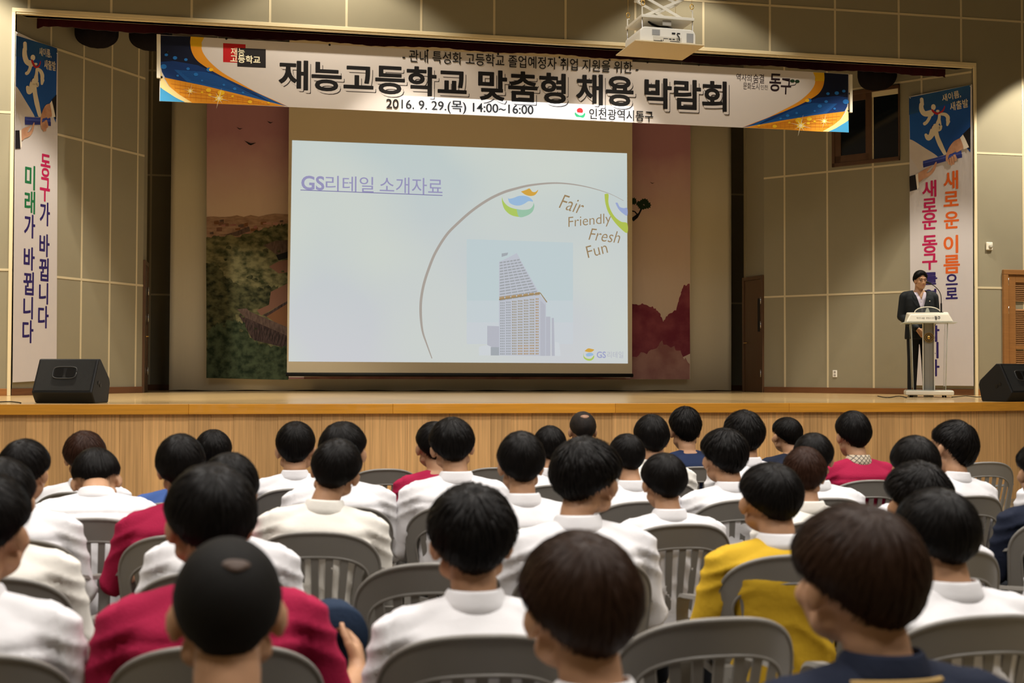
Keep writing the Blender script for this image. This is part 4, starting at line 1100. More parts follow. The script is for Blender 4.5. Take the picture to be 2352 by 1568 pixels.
# ------------------------------------------------------------------ projector on its ceiling lift
PX, PY, PZ = 3.765, 11.57, 4.60
t = tag(empty('projector_lift', (PX, PY, PZ), R(3)), 'white scissor projector lift lowered from the ceiling with two boards', 'projector lift')
M_BOARDW = mat('cream_board', (.72, .58, .34), .45)
mb = MB(); mb.bx(-.36, .36, -.29, .29, 0, .012); mb.build('lower_board', M_BOARDW, t, bevel=.003)
mb = MB(); mb.bx(-.275, .275, -.235, .235, .255, .285); mb.build('upper_board', M_WHITEP, t, bevel=.004)
for sx in (-1, 1):
    for sy in (-1, 1):
        mb = MB(); mb.tube([(sx*.262, sy*.215, .0), (sx*.262, sy*.215, .27)], .0055, 8); mb.build('rod', M_STEEL, t, smooth=True)
        mb = MB(); mb.tube([(sx*.262, sy*.215, .285), (sx*.262, sy*.215, .36), (sx*.24, sy*.215, .362)], .007, 6); mb.build('bracket', M_WHITEP, t)
        mb = MB(); mb.tube([(sx*.255+.018*math.cos(2*PI*k/12), sy*.215, .40+.026*math.sin(2*PI*k/12)) for k in range(12)], .005, 6, closed=True); mb.tube([(sx*.255, sy*.215, .43), (sx*.255, sy*.215, Z_TOP-PZ)], .0015, 5); mb.build('hook_wire', M_BRASS, t, smooth=True)
for sy in (-.09, .09):
    z0 = .30; k = 0
    while z0 < Z_TOP-PZ-.15:
        for s in (-1, 1):
            mb = MB(); d = Vector((.44, 0, .21)); ln = d.length; an = math.atan2(.21, .44)
            cpt = Vector((0, sy+s*.008, z0+.105)); vs = []
            M_ = Matrix.Rotation(-s*an, 3, 'Y')
            bxv = [(-ln/2, -.005, -.014), (ln/2, -.005, -.014), (ln/2, .005, -.014), (-ln/2, .005, -.014), (-ln/2, -.005, .014), (ln/2, -.005, .014), (ln/2, .005, .014), (-ln/2, .005, .014)]
            mb.add([cpt+M_ @ Vector(p) for p in bxv], [(0, 3, 2, 1), (4, 5, 6, 7), (0, 1, 5, 4), (1, 2, 6, 5), (2, 3, 7, 6), (3, 0, 4, 7)])
            mb.build('scissor_arm', M_WHITEP, t, bevel=.002)
        z0 += .21; k += 1
for i in range(3):
    mb = MB(); mb.tube([(-.22, -.11, .30+.21*i), (-.22, .11, .30+.21*i)], .012, 8); mb.tube([(.22, -.11, .30+.21*i), (.22, .11, .30+.21*i)], .012, 8); mb.build('cross_pin', M_WHITEP, t, smooth=True)
mb = MB(); mb.bx(-.3, .3, -.25, .25, Z_TOP-PZ-.2, Z_TOP-PZ); mb.build('ceiling_box', M_WHITEP, t, bevel=.01)
mb = MB(); mb.tube([(-.10, -.05, .245), (-.04, -.1, .21), (.02, -.16, .195), (.06, -.19, .17)], .012, 8); mb.tube([(.03, -.17, .19), (.08, -.21, .14), (.11, -.245, .08), (.11, -.25, .045)], .006, 6); mb.tube([(-.16, -.12, .247), (-.1, -.05, .245)], .01, 6); mb.build('cable_bundle', M_BLACK, t, smooth=True)
mb = MB(); mb.bx(-.045, .045, -.20, -.198, .20, .25); mb.build('rating_plate', mat('grey_plate', (.45, .42, .36), .5), t)
tp = tag(empty('projector', (PX, PY, PZ+.013), R(3)), 'white projector resting on the lower board of the ceiling lift', 'projector')
mb = MB(); out = []
for k in range(0, 9):
    q = PI/2*k/8; out.append((.29-.06+.06*math.sin(q), .0+.155-.06+.06*math.cos(q)))
prof = [(-x, z) for x, z in out[::-1]]; prof = [(-.29, .01)]+[(-x, z) for x, z in out[::-1]]+[(x, z) for x, z in out]+[(.29, .01)]
mb.prism([(x, -.23, z) for x, z in prof], (0, .44, 0)); mb.build('body', mat('projector_white', (.80, .77, .68), .4), tp, bevel=.01)
def facep(name, m, x0, x1, z0, z1, d=.003):
    mb = MB(); mb.bx(x0, x1, -.23-d, -.229, z0, z1); mb.build(name, m, tp)
M_GREYG = mat('grille_grey', (.30, .30, .29), .5)
facep('vent_grille', M_GREYG, -.165, -.085, .075, .13); facep('vent_grille', M_GREYG, .195, .265, .025, .115)
facep('socket_panel', mat('socket_panel_cream', (.62, .58, .48), .5), -.155, .14, .012, .065, .002)
for (x0, x1, z0, z1) in ((-.15, -.06, .018, .024), (-.05, .0, .045, .05), (0.01, .035, .04, .05), (.045, .07, .04, .05), (.09, .1, .05, .056), (.09, .1, .036, .042), (.115, .123, .036, .042), (.02, .12, .022, .027), (.04, .075, .095, .112), (.095, .125, .1, .112), (-.075, -.068, .022, .034), (-.055, -.048, .022, .034)):
    facep('socket', M_BLACK, x0, x1, z0, z1, .004)
mb = MB(); mb.lathe([(.05, 0), (.05, .03), (.04, .035), (.0, .035)], seg=24)
for i, v in enumerate(mb.v): mb.v[i] = (v[0]-.02, .21+v[2], .085+v[1])
mb.build('lens', M_BLACK, tp, smooth=True)
# its beam: a 4:3 cone of light through the gate; cut to the strip caught by the banner; the slide below glows by itself
bx, by, bz = PX-.02, PY+.30, PZ+.10
gate_l = (at_y(667, 576, YS)[0]-bx)/(YS-by); gate_r = (at_y(1441, 593, YS)[0]-bx)/(YS-by)
gate_t = (at_y(1188, 232, YN)[2]-bz)/(YN-by); gate_b = (at_y(1188, 268.5, YN)[2]-bz)/(YN-by)
bm_ = lamp('projector_beam', 'SPOT', (bx, by, bz), 1050, (.86, .95, 1.0), (bx, by+10, bz), spot_size=R(60), spot_blend=0, shadow_soft_size=0)
bm_.data.use_nodes = True
nt = bm_.data.node_tree; em_ = nt.nodes['Emission']
g = nt.nodes.new('ShaderNodeNewGeometry'); sp = nt.nodes.new('ShaderNodeSeparateXYZ'); nt.links.new(g.outputs['Incoming'], sp.inputs[0])
def mth(op, a, b):
    n = nt.nodes.new('ShaderNodeMath'); n.operation = op
    for i, v in enumerate((a, b)):
        if isinstance(v, (int, float)): n.inputs[i].default_value = v
        else: nt.links.new(v, n.inputs[i])
    return n.outputs[0]
hx = mth('DIVIDE', sp.outputs['X'], sp.outputs['Y']); hy = mth('DIVIDE', sp.outputs['Z'], sp.outputs['Y'])
m1 = mth('MULTIPLY', mth('GREATER_THAN', hx, float(gate_l)), mth('LESS_THAN', hx, float(gate_r)))
m2 = mth('MULTIPLY', mth('GREATER_THAN', hy, float(gate_b)), mth('LESS_THAN', hy, float(gate_t)))
nt.links.new(mth('MULTIPLY', m1, m2), em_.inputs['Strength'])
# ------------------------------------------------------------------ chair
def chair_parts():
    """moulded armchair; back top at y = 0, seat in front (+y)"""
    H0, H1 = .40, .82
    def yb(u, h): return (H1-h)*.20+.085*(abs(u)/.225)**2.2+.0
    def P(u, h): return Vector((u, yb(u, h), h))
    W0, W1, RC = .205, .228, .11
    def outer(q):          # q from -1 (left foot of the back) through 0 (top) to 1
        a = abs(q); s = 1 if q >= 0 else -1
        if a < .5:
            th = a/.5*PI/2; u = W1*math.sin(th)**.80 if th > 0 else 0; h = H1-.150*(1-math.cos(th)**.85 if th < PI/2 else 1)
            return s*u, h
        k = (a-.5)/.5
        return s*(W1-(W1-W0)*k), (H1-.150)*(1-k)+H0*k
    def inner(q):
        a = abs(q); s = 1 if q >= 0 else -1
        if a < .5:
            th = a/.5*PI/2; u = (W1-.040)*(math.sin(th)**.80 if th > 0 else 0); h = H1-.088-.095*(1-math.cos(th)**.85 if th < PI/2 else 1)
            return s*u, h
        k = (a-.5)/.5
        return s*((W1-.040)-(W1-W0+.012)*k), (H1-.183)*(1-k)+H0*k
    N = 72; parts = {}
    mb = MB(); vs = []; M_ = 6
    for i in range(N+1):
        q = -1+2*i/N; o, n_ = outer(q), inner(q)
        for j in range(M_+1):
            k = j/M_; vs.append(P(o[0]+(n_[0]-o[0])*k, o[1]+(n_[1]-o[1])*k))
    fs = [(i*(M_+1)+j, i*(M_+1)+j+1, (i+1)*(M_+1)+j+1, (i+1)*(M_+1)+j) for i in range(N) for j in range(M_)]
    mb.add(vs, fs)
    for k in range(-3, 4):                       # seven slats fanning up from the seat
        vs = []; n = 8
        ut = k*.053; ub = k*.036; ht = H1-.088-.095*(1-math.cos(math.asin(min(1, (abs(ut)/(W1-.04))**(1/.80))))**.85)+.006
        for i in range(n+1):
            f = i/n; h = H0+(ht-H0)*f; u = ub+(ut-ub)*(f**.8); hw = (.0105+.003*f)
            vs += [P(u-hw, h), P(u+hw, h)]
        mb.add(vs, [(2*i, 2*i+1, 2*i+3, 2*i+2) for i in range(n)])
    me = mb.mesh('b', M_CHAIR)
    back = baked(me, [('SOLIDIFY', dict(thickness=.007, offset=0))], 'backrest')
    rim = MB(); rim.tube([P(*outer(-1+2*i/60)) for i in range(61)], .0075, 8); rim.tube([P(*inner(-.95+1.9*i/60))+Vector((0, -.002, 0)) for i in range(61)], .0055, 8)
    bm = bmesh.new(); bm.from_mesh(back); r_ = rim.mesh('r', M_CHAIR); bm.from_mesh(r_); bmesh.ops.recalc_face_normals(bm, faces=bm.faces); bm.to_mesh(back); bm.free()
    auto_smooth(back, 50)
    parts['backrest'] = [back]
    mb = MB(); nx, ny = 14, 14; vs = []
    for j in range(ny+1):
        for i in range(nx+1):
            a, b = -1+2*i/nx, j/ny
            w_ = .205+.025*b-(.02*max(0, (b-.85)/.15)**2)
            d = (a*a)*.012+(.018*(b-.25)**2)-(.03*max(0, (b-.86)/.14)**2)
            vs.append((a*w_, .07+.42*b+.0*abs(a)-.02*(abs(a)**3)*b, .405+d*.9+(.012*abs(a)**4)))
    mb.add(vs, [(j*(nx+1)+i, j*(nx+1)+i+1, (j+1)*(nx+1)+i+1, (j+1)*(nx+1)+i) for j in range(ny) for i in range(nx)])
    seat = baked(mb.mesh('s', M_CHAIR), [('SOLIDIFY', dict(thickness=.022, offset=-1))], 'seat'); auto_smooth(seat, 50)
    parts['seat'] = [seat]
    parts['armrest'] = []; parts['leg'] = []
    for s in (-1, 1):
        mb = MB(); path = smooth_pts3([np.array(p) for p in ((s*.212, .115, .675), (s*.238, .20, .655), (s*.255, .33, .638), (s*.256, .43, .62), (s*.25, .475, .56), (s*.246, .475, .45))], 6)
        vs = []; 
        for i, p in enumerate(path):
            f = i/(len(path)-1); hw = .027-.006*f
            vs += [(p[0]-hw, p[1], p[2]-.004), (p[0]+hw, p[1], p[2]-.008), (p[0]+hw*.8, p[1], p[2]+.006), (p[0]-hw*.8, p[1], p[2]+.008)]
        n = len(path); fs = []
        for i in range(n-1):
            for k in range(4): fs.append((4*i+k, 4*i+(k+1) % 4, 4*i+4+(k+1) % 4, 4*i+4+k))
        fs += [(0, 3, 2, 1), (4*n-4, 4*n-3, 4*n-2, 4*n-1)]
        mb.add(vs, fs); me = mb.mesh('armrest', M_CHAIR); auto_smooth(me, 45); parts['armrest'].append(me)
        for (x0, y0, z0, x1, y1) in ((s*.243, .47, .47, s*.262, .50), (s*.205, .10, .46, s*.235, .02)):
            mb = MB(); a = Vector((x0, y0, z0)); b = Vector((x1, y1, 0))
            vs = []
            for p, q in ((a, .030), (b, .020)): vs += [(p.x-q, p.y-q*.7, p.z), (p.x+q, p.y-q*.7, p.z), (p.x+q*.6, p.y+q*.7, p.z), (p.x-q*.6, p.y+q*.7, p.z)]
            mb.add(vs, [(0, 1, 5, 4), (1, 2, 6, 5), (2, 3, 7, 6), (3, 0, 4, 7), (0, 3, 2, 1), (4, 5, 6, 7)]); me = mb.mesh('leg', M_CHAIR); parts['leg'].append(me)
    return parts
CHAIR = chair_parts()
def chair(x, y, rz, label):
    t = tag(empty('plastic_armchair', (x, y, 0), rz), label, 'chair', 'grey plastic armchairs in the audience rows')
    for nme in ('seat', 'backrest', 'armrest', 'leg'):
        for me in CHAIR[nme]: link(nme, me, t)
    return t

# ------------------------------------------------------------------ seated figure templates (facing +y, hips over the origin)
HC = np.array([0.0, 0.030, 1.075])       # centre of the head
NECK = np.array([0.0, -0.030, 0.945])
HIP = np.array([0.0, 0.0, 0.50])
def head_pieces(mb, c, s=1.0, ears=True, full=False):
    V = lambda x, y, z: (c[0]+x*s, c[1]+y*s, c[2]+z*s)
    mb.ell(V(0, -.014, .032), (.075*s, .096*s, .088*s), nu=24, nv=16)
    mb.ell(V(0, .022, -.028), (.063*s, .068*s, .085*s), nu=24, nv=16)
    mb.ell(V(0, .055, -.088), (.034*s, .030*s, .026*s))
    mb.cap(V(-.052, .005, -.06), V(-.015, .055, -.098), .022*s, .018*s); mb.cap(V(.052, .005, -.06), V(.015, .055, -.098), .022*s, .018*s)
    for q in (-1, 1): mb.ell(V(q*.040, .058, -.022), (.024*s, .024*s, .026*s))
    mb.cap(V(0, .083, .014), V(0, .104, -.030), .0085*s, .0115*s)
    for q in (-1, 1): mb.ell(V(q*.012, .092, -.034), (.010*s, .012*s, .008*s))
    mb.cap(V(-.040, .074, .034), V(.040, .074, .034), .013*s)
    mb.ell(V(0, .084, -.058), (.024*s, .010*s, .006*s)); mb.ell(V(0, .082, -.068), (.020*s, .010*s, .007*s))
    if ears:
        for q in (-1, 1):
            M_ = Matrix.Rotation(q*R(-34), 3, 'Z') @ Matrix.Rotation(R(10), 3, 'X')
            mb.ell(V(q*.084, -.010, -.006), (.008*s, .018*s, .030*s), rot=M_); mb.ell(V(q*.081, -.001, -.032), (.009*s, .011*s, .012*s)); mb.ell(V(q*.078, .002, -.008), (.012*s, .012*s, .024*s))
    if full:
        for q in (-1, 1): mb.ell(V(q*.031, .073, .010), (.015*s, .012*s, .0105*s))
def hand_pieces(mb, wrist, d, side, up, curl=.5, s=1.0):
    """palm and five fingers; d: direction of the hand, up: back of the hand"""
    w = Vector(wrist); d = Vector(d).normalized(); up = Vector(up); up = (up-d*up.dot(d)).normalized(); a = d.cross(up).normalized()*side   # towards the thumb
    mb.cap(w+a*.012*s, w+d*.075*s+a*.022*s, .021*s, .015*s); mb.cap(w-a*.010*s, w+d*.070*s-a*.022*s, .020*s, .014*s); mb.cap(w, w+d*.078*s, .022*s, .016*s)
    for i, (o, L) in enumerate(((.030, .068), (.010, .076), (-.010, .070), (-.029, .055))):
        b = w+d*.080*s+a*o*s; p = b; an = .25+curl*.35
        for k, f in enumerate((.45, .32, .25)):
            dd = (d*math.cos(an)-up*math.sin(an)); q = p+dd*L*f*s
            mb.cap(p, q, (.0095-.0012*k)*s, (.0090-.0012*k)*s, nu=10); p = q; an += curl*.75
    p = w+d*.022*s+a*.024*s
    for k, (L, oo) in enumerate(((.040, .8), (.032, .45), (.026, .2))):
        dd = (d*(1-oo*.5)+a*oo-up*.35*curl).normalized(); q = p+dd*L*s; mb.cap(p, q, (.0125-.0015*k)*s, (.0115-.0015*k)*s, nu=10); p = q
def face_paint(me, c, s=1.0):
    n = len(me.polygons); ce = np.empty(n*3, dtype=np.float32); me.polygons.foreach_get('center', ce); ce = (ce.reshape(-1, 3)-c)/s
    mi = np.zeros(n, dtype=np.int32)
    x, y, z = np.abs(ce[:, 0]), ce[:, 1], ce[:, 2]
    mi[((x/.021)**2+((z+.0625)/.010)**2 < 1) & (y > .075)] = 1
    mi[(((x-.031)/.013)**2+((z-.009)/.0055)**2 < 1) & (y > .06)] = 2
    mi[(((x-.033)/.019)**2+((z-.035+(x-.033)*.12)/.0045)**2 < 1) & (y > .05)] = 2
    me.polygons.foreach_set('material_index', mi)
def remesh(mb, mats, voxel, smooth=2, name='m'):
    me = baked(mb.mesh(name, mats), [('REMESH', dict(mode='VOXEL', voxel_size=voxel)), ('SMOOTH', dict(factor=.5, iterations=smooth))], name)
    me.materials.clear()
    for m in mats: me.materials.append(m)
    me.polygons.foreach_set('use_smooth', [True]*len(me.polygons))
    return me
TORSO = [(.44, 0, .0, .160, .115), (.52, 0, -.01, .160, .112), (.62, 0, -.035, .145, .098), (.73, 0, -.055, .155, .102), (.81, 0, -.058, .170, .104), (.865, 0, -.052, .165, .090), (.91, 0, -.042, .110, .066), (.945, 0, -.034, .062, .056)]
ARMS = {'lap': (((.180, -.045, .858), (.232, .000, .625), (.150, .235, .545)), (.125, .31, .535)),
        'reach': (((.180, -.045, .858), (.262, .015, .630), (.330, .20, .675)), (.335, .27, .735)),
        'rest': (((.180, -.045, .858), (.262, .020, .655), (.215, .265, .660)), (.19, .34, .665)),
        'chin': (((.180, -.045, .858), (.215, .10, .650), (.120, .21, .86)), (.09, .20, .93))}
def figure(arms=('lap', 'lap'), voxel=.0085, short=(False, False)):
    """body, top and trousers for one arm pose; arms = (left, right)"""
    mb = MB()
    head_pieces(mb, HC)
    mb.cap((0, -.002, 1.03), (0, -.034, .93), .050, .055)
    mb.loft(TORSO)
    top = MB(); top.loft([(z, x, y, rx+.014+(.008 if z < .7 else 0), ry+.014) for z, x, y, rx, ry in TORSO[:-1]]+[(.935, 0, -.036, .070, .062)])
    for s, k in ((-1, 0), (1, 1)):
        (sh, el, wr), hd = ARMS[arms[k]]
        m = lambda p: (p[0]*s, p[1], p[2])
        mb.cap((0, -.036, .925), m((.165, -.046, .868)), .045, .046); mb.cap(m(sh), m(el), .047, .038); mb.cap(m(el), m(wr), .037, .025)
        hand_pieces(mb, m(wr), Vector(m(hd))-Vector(m(wr)), -s if True else s, (0, -.2, 1) if arms[k] != 'reach' else (s*.9, -.3, .1), .55)
        top.cap((0, -.038, .918), m((.172, -.046, .868)), .052, .058)
        top.cap(m(sh), m(el), .062, .053)
        e2 = Vector(m(el)).lerp(Vector(m(wr)), .82 if not short[k] else 0.0)
        if not short[k]: top.cap(m(el), e2, .052, .036)
    tr = MB(); tr.loft([(.425, 0, .02, .165, .14), (.47, 0, .01, .172, .13), (.535, 0, -.005, .168, .122), (.56, 0, -.01, .164, .118)])
    for s in (-1, 1):
        mb.cap((s*.085, .02, .495), (s*.115, .42, .50), .075, .052); mb.cap((s*.115, .42, .50), (s*.115, .44, .10), .050, .034); mb.cap((s*.115, .42, .05), (s*.125, .56, .035), .034, .026)
        tr.cap((s*.087, .02, .50), (s*.117, .43, .505), .088, .064); tr.cap((s*.117, .43, .50), (s*.117, .445, .11), .063, .050)
    body = remesh(mb, [M_SKIN, M_LIP, M_EYE], voxel, 2, 'body'); face_paint(body, HC)
    shirt = remesh(top, [M_WHITE], .010, 4, 'shirt'); trs = remesh(tr, [M_DARKTR], .014, 3, 'trousers')
    # soft folds and the yoke seam, baked once into the cloth
    a = co_of(shirt); nr = np.empty(len(shirt.vertices)*3, dtype=np.float32); shirt.vertices.foreach_get('normal', nr); nr = nr.reshape(-1, 3)
    x, y, z = a[:, 0], a[:, 1], a[:, 2]
    rdg = lambda q: 1-2*np.abs(np.sin(q))**.7
    f = .0042*rdg(17*z+9*np.abs(x)+2.2*np.sin(9*x+8*z))*np.clip((.82-z)/.2, 0, 1)+.0045*rdg(30*np.abs(x)+22*z+3*np.sin(15*z))*np.clip((np.abs(x)-.11)/.07, 0, 1)+.004*rdg(11*(x+z*1.3)+2*np.sin(7*y+9*x))*np.clip((.84-z)/.12, 0, 1)*np.clip((.16-np.abs(x))/.06, 0, 1)
    f -= .006*np.exp(-((z-.838)/.006)**2)*(y < -.05)*(np.abs(x) < .2)
    f -= .003*np.exp(-((np.abs(x)-.195)/.005)**2)*(z > .74)
    set_co(shirt, a+nr*f[:, None])
    return body, shirt, trs
def collar_mesh(m, h=.036, pad=0.0):
    mb = MB(); n = 40; prof = [(.062, -.012), (.0600, .010), (.0585, h-.003), (.0610, h+.001), (.0665, h-.006), (.076, .004), (.085, -.016), (.082, -.020), (.072, -.012)]
    vs, fs = [], []
    for r_, z in prof:
        for k in range(n):
            q = 2*PI*k/n; fr = max(0, math.sin(q)); dz = -.022*fr**2-(.020*fr**6 if z < .01 else 0)
            vs.append((r_*1.0*math.cos(q), -.034+r_*.98*math.sin(q)-.004*(z/.03), .935+z*(1-.25*fr)+dz+pad))
    for i in range(len(prof)-1):
        for k in range(n): fs.append((i*n+k, i*n+(k+1) % n, (i+1)*n+(k+1) % n, (i+1)*n+k))
    mb.add(vs, fs); me = mb.mesh('collar', m, True)
    return me
def sm(a, b, x):
    t_ = np.clip((x-a)/(b-a), 0, 1); return t_*t_*(3-2*t_)
def rot(axis, an):
    return np.array(Matrix.Rotation(an, 3, axis))
def lean_rot(p): return rot('Y', p['sway']) @ rot('X', -p['lean'])
def head_rot(p): return rot('Z', -p['yaw']) @ rot('X', -p['nod']) @ rot('Y', p['roll'])
def deform(a, p, head=True):
    """head turned about the neck, trunk leaned about the hips"""
    a = a.astype(np.float64).copy()
    if head:
        wt = sm(.945, 1.0, a[:, 2])*(np.hypot(a[:, 0], a[:, 1]+.01) < .16)
        b = (HC+(a-HC)*p['hs']-NECK) @ head_rot(p).T+NECK
        a = a+(b-a)*wt[:, None]
    wt = sm(.46, .72, a[:, 2])
    b = (a-HIP) @ lean_rot(p).T+HIP
    a = a+(b-a)*wt[:, None]
    return a*np.array([p['sx'], p['sx'], p['sz']])
def hair_matrix(p, hs):
    """rigid place of head-mounted things"""
    H = Matrix(head_rot(p).tolist()).to_4x4(); L = Matrix(lean_rot(p).tolist()).to_4x4()
    T_ = Matrix.Translation
    S_ = Matrix.Diagonal((p['sx'], p['sx'], p['sz'], 1))
    return S_ @ T_(Vector(HIP)) @ L @ T_(Vector(NECK)-Vector(HIP)) @ H @ T_(Vector(HC)-Vector(NECK)) @ Matrix.Diagonal((hs, hs, hs, 1))

# ------------------------------------------------------------------ hair, around the head centre
def hair_mesh(name, m, front, side, nape, thick, rough, nstr, seed, crown=R(28), strand=.030, top=1.0, tail=.17, tuft=.004):
    rg = np.random.default_rng(seed)
    C0 = np.array([0, -.010, .022]); A = np.array([.079, .100, .098])
    ph = rg.uniform(0, 2*PI, 12)
    Mc = rot('X', crown)                          # crown leaned to the back of the head
    def lim(d):                                   # lowest polar angle (from straight up) by azimuth from the front
        az = math.atan2(d[0], d[1]); c = math.cos(az)
        s_ = abs(math.sin(az))
        v = front*max(0, c)**1.3+nape*max(0, -c)**1.1; wsum = max(0, c)**1.3+max(0, -c)**1.1
        return (v+side*s_**1.5)/(wsum+s_**1.5)
    def rad(d, az, th, tmax):
        base = 1/math.sqrt((d[0]/A[0])**2+(d[1]/A[1])**2+(d[2]/A[2])**2)
        if d[2] < 0: base *= 1-.02*abs(d[2])+.10*max(0, -d[2]-.35)*(1 if d[1] < 0 else 0)
        t_ = thick*(.75+.25*math.cos(th*.8))*(1+(top-1)*max(0, d[2]))
        edge = min(1, max(0, (tmax-th)/.30)); t_ *= .35+.65*edge**.6
        n = .35*math.sin(9*az+ph[0]+2*math.sin(3*th+ph[1]))+.30*math.sin(23*az+ph[2]+3*th)+.3*math.sin(41*az+ph[3]+4*math.sin(2*th))+.5*math.sin(4*az+ph[4]+5*th)
        return base+t_+rough*n*min(1, th*1.6)
    NA, NT = 96, 30
    vs, fs, uv = [], [], []
    def dirs(az, th):
        v = np.array([math.sin(th)*math.sin(az), math.sin(th)*math.cos(az), math.cos(th)]); return Mc @ v
    TM = []
    for k in range(NA):
        az = 2*PI*k/NA; th = .2
        for _ in range(60):                       # march down the meridian to the hairline
            d = dirs(az, th)
            if math.acos(max(-1, min(1, d[2]))) > lim(d): break
            th += .04
        TM.append(th)
    TM = np.array(TM); TM = (np.roll(TM, 1)+TM+np.roll(TM, -1))/3; TM += rg.uniform(-.03, .03, NA)
    def tm(az): return float(np.interp((az % (2*PI))/(2*PI)*NA, np.arange(NA+1), np.append(TM, TM[0])))
    def pos(az, th, extra=0.0):
        d = dirs(az, th); return C0+d*(rad(d, az, th, tm(az))+extra)
    for j in range(NT+1):
        for k in range(NA):
            az = 2*PI*k/NA; th = .02+(TM[k]-.02)*j/NT; vs.append(pos(az, th)); uv.append((k/NA, j/NT))
    for k in range(NA):                           # tuck the edge under
        az = 2*PI*k/NA; d = dirs(az, TM[k]-.04); vs.append(C0+d*(1/math.sqrt(((d/A)**2).sum())-.012)); uv.append((k/NA, 1))
    for j in range(NT+1):
        for k in range(NA): fs.append((j*NA+k, (j+1)*NA+k, (j+1)*NA+(k+1) % NA, j*NA+(k+1) % NA))
    vs.append(pos(0, .0)); c = len(vs)-1; uv.append((.5, 0))
    for k in range(NA): fs.append((c, k, (k+1) % NA))
    for _ in range(nstr):                         # loose locks lying on the surface
        az = rg.uniform(0, 2*PI); T_ = tm(az); L = rg.uniform(.55, 1.25); t1 = T_+rg.uniform(-.12, tail) if rg.uniform() < .42 else rg.uniform(.35, T_)
        t0 = max(.05, t1-L); sw = rg.normal(0, .10); wd = strand*rg.uniform(.05, .15); n = 7; o = len(vs); lift = rg.uniform(.0005, tuft)
        for i in range(n+1):
            f = i/n; th = t0+(t1-t0)*f; a2 = az+sw*f*f
            thc = min(th, tm(a2)); d = dirs(a2, th); base = C0+d*(rad(d, a2, thc, tm(a2))+lift*math.sin(PI*min(1, f*1.15))+(lift*.6 if f > .8 else 0))
            tg = np.cross(d, dirs(a2, th+.05)-d); tg /= np.linalg.norm(tg)+1e-9; h = wd*(1-f)**.7*min(1, f*5+.25)
            vs += [base-tg*h, base+d*h*.22, base+tg*h]; uv += [(az/(2*PI), th/T_)]*3
        for i in range(n): 
            for j in range(2): fs.append((o+3*i+j, o+3*i+3+j, o+3*i+4+j, o+3*i+1+j))
    me = bpy.data.meshes.new(name); me.from_pydata([tuple(map(float, v)) for v in vs], [], fs); me.materials.append(m)
    ul = me.uv_layers.new(name='UVMap'); idx = np.empty(len(me.loops), dtype=np.int32); me.loops.foreach_get('vertex_index', idx)
    ua = np.array(uv, dtype=np.float32)[idx]; ul.data.foreach_set('uv', ua.ravel())
    me.polygons.foreach_set('use_smooth', [True]*len(me.polygons)); me.update()
    return me
HAIRW = dict(neat=.196, bowl=.204, messy=.196, round=.200, short=.184, tall=.192, brown=.206, auburn=.200, crop=.176, thin=.178)
HAIR = {
    'neat': hair_mesh('h', M_HAIR, R(64), R(92), R(150), .0165, .0010, 1500, 1, tuft=.004, strand=.028),
    'bowl': hair_mesh('h', M_HAIR, R(72), R(101), R(146), .0205, .0009, 1500, 2, tuft=.004, strand=.028),
    'messy': hair_mesh('h', M_HAIR, R(68), R(94), R(149), .0205, .0018, 1900, 3, tuft=.010, strand=.034),
    'round': hair_mesh('h', M_HAIR, R(66), R(98), R(147), .0185, .0012, 1500, 4, crown=R(20), tuft=.005, strand=.028),
    'short': hair_mesh('h', M_HAIR, R(58), R(88), R(149), .0115, .0009, 1300, 5, top=1.5, strand=.024),
    'tall': hair_mesh('h', M_HAIR, R(62), R(88), R(149), .0145, .0016, 1500, 6, top=1.8, tuft=.009, crown=R(14)),
    'brown': hair_mesh('h', M_HAIRB, R(68), R(99), R(147), .0205, .0015, 1700, 7, tuft=.007, strand=.030),
    'auburn': hair_mesh('h', M_HAIRR, R(70), R(97), R(150), .0215, .0012, 2200, 8, tuft=.005, crown=R(24), strand=.028),
    'crop': hair_mesh('h', mat('cropped_hair_over_scalp', (.007, .006, .005), .65, spec=.12, bump=.25, bscale=500), R(58), R(98), R(146), .0075, .0003, 0, 9),
    'thin': hair_mesh('h', mat('thinning_hair', (.018, .012, .009), .55, spec=.2, color2=(.008, .006, .005), vscale=30, bump=.4, bscale=300), R(60), R(94), R(136), .0085, .0005, 0, 10),
}
# bare scalp swirl shown by the cropped and the thinning heads
def swirl(name, c, r_, m):
    mb = MB(); n = 24; vs = [tuple(c)]
    for j in range(1, 5):
        for k in range(n):
            q = 2*PI*k/n; rr = r_*j/4*(1+.12*math.sin(3*q)); p = np.array(c)+np.array([rr*math.cos(q), rr*.9*math.sin(q), 0]); d = p-np.array([0, -.010, .022]); b_ = 1/math.sqrt(((d/np.linalg.norm(d)/np.array([.079, .100, .098]))**2).sum())
            vs.append(tuple(np.array([0, -.010, .022])+d/np.linalg.norm(d)*(b_+.0112-.0025*(j == 4))))
    d = np.array(c)-np.array([0, -.010, .022]); b_ = 1/math.sqrt(((d/np.linalg.norm(d)/np.array([.079, .100, .098]))**2).sum()); vs[0] = tuple(np.array([0, -.010, .022])+d/np.linalg.norm(d)*(b_+.0116))
    fs = [(0, 1+k, 1+(k+1) % n) for k in range(n)]
    for j in range(3):
        for k in range(n): fs.append((1+j*n+k, 1+(j+1)*n+k, 1+(j+1)*n+(k+1) % n, 1+j*n+(k+1) % n))
    mb.add(vs, fs); return mb.mesh(name, m, True)

FIG = {'lap': figure(('lap', 'lap'))}
SHOE = None
def shoe_mesh():
    mb = MB(); mb.cap((0, -.05, .045), (0, .10, .038), .042, .036); mb.bx(-.04, .04, -.09, .135, 0, .014); return remesh(mb, [M_SHOE], .010, 2, 'shoe')
SHOE = shoe_mesh()
COLLAR = {}
def with_mat(me, m):
    c = me.copy(); c.materials.clear(); c.materials.append(m); return c

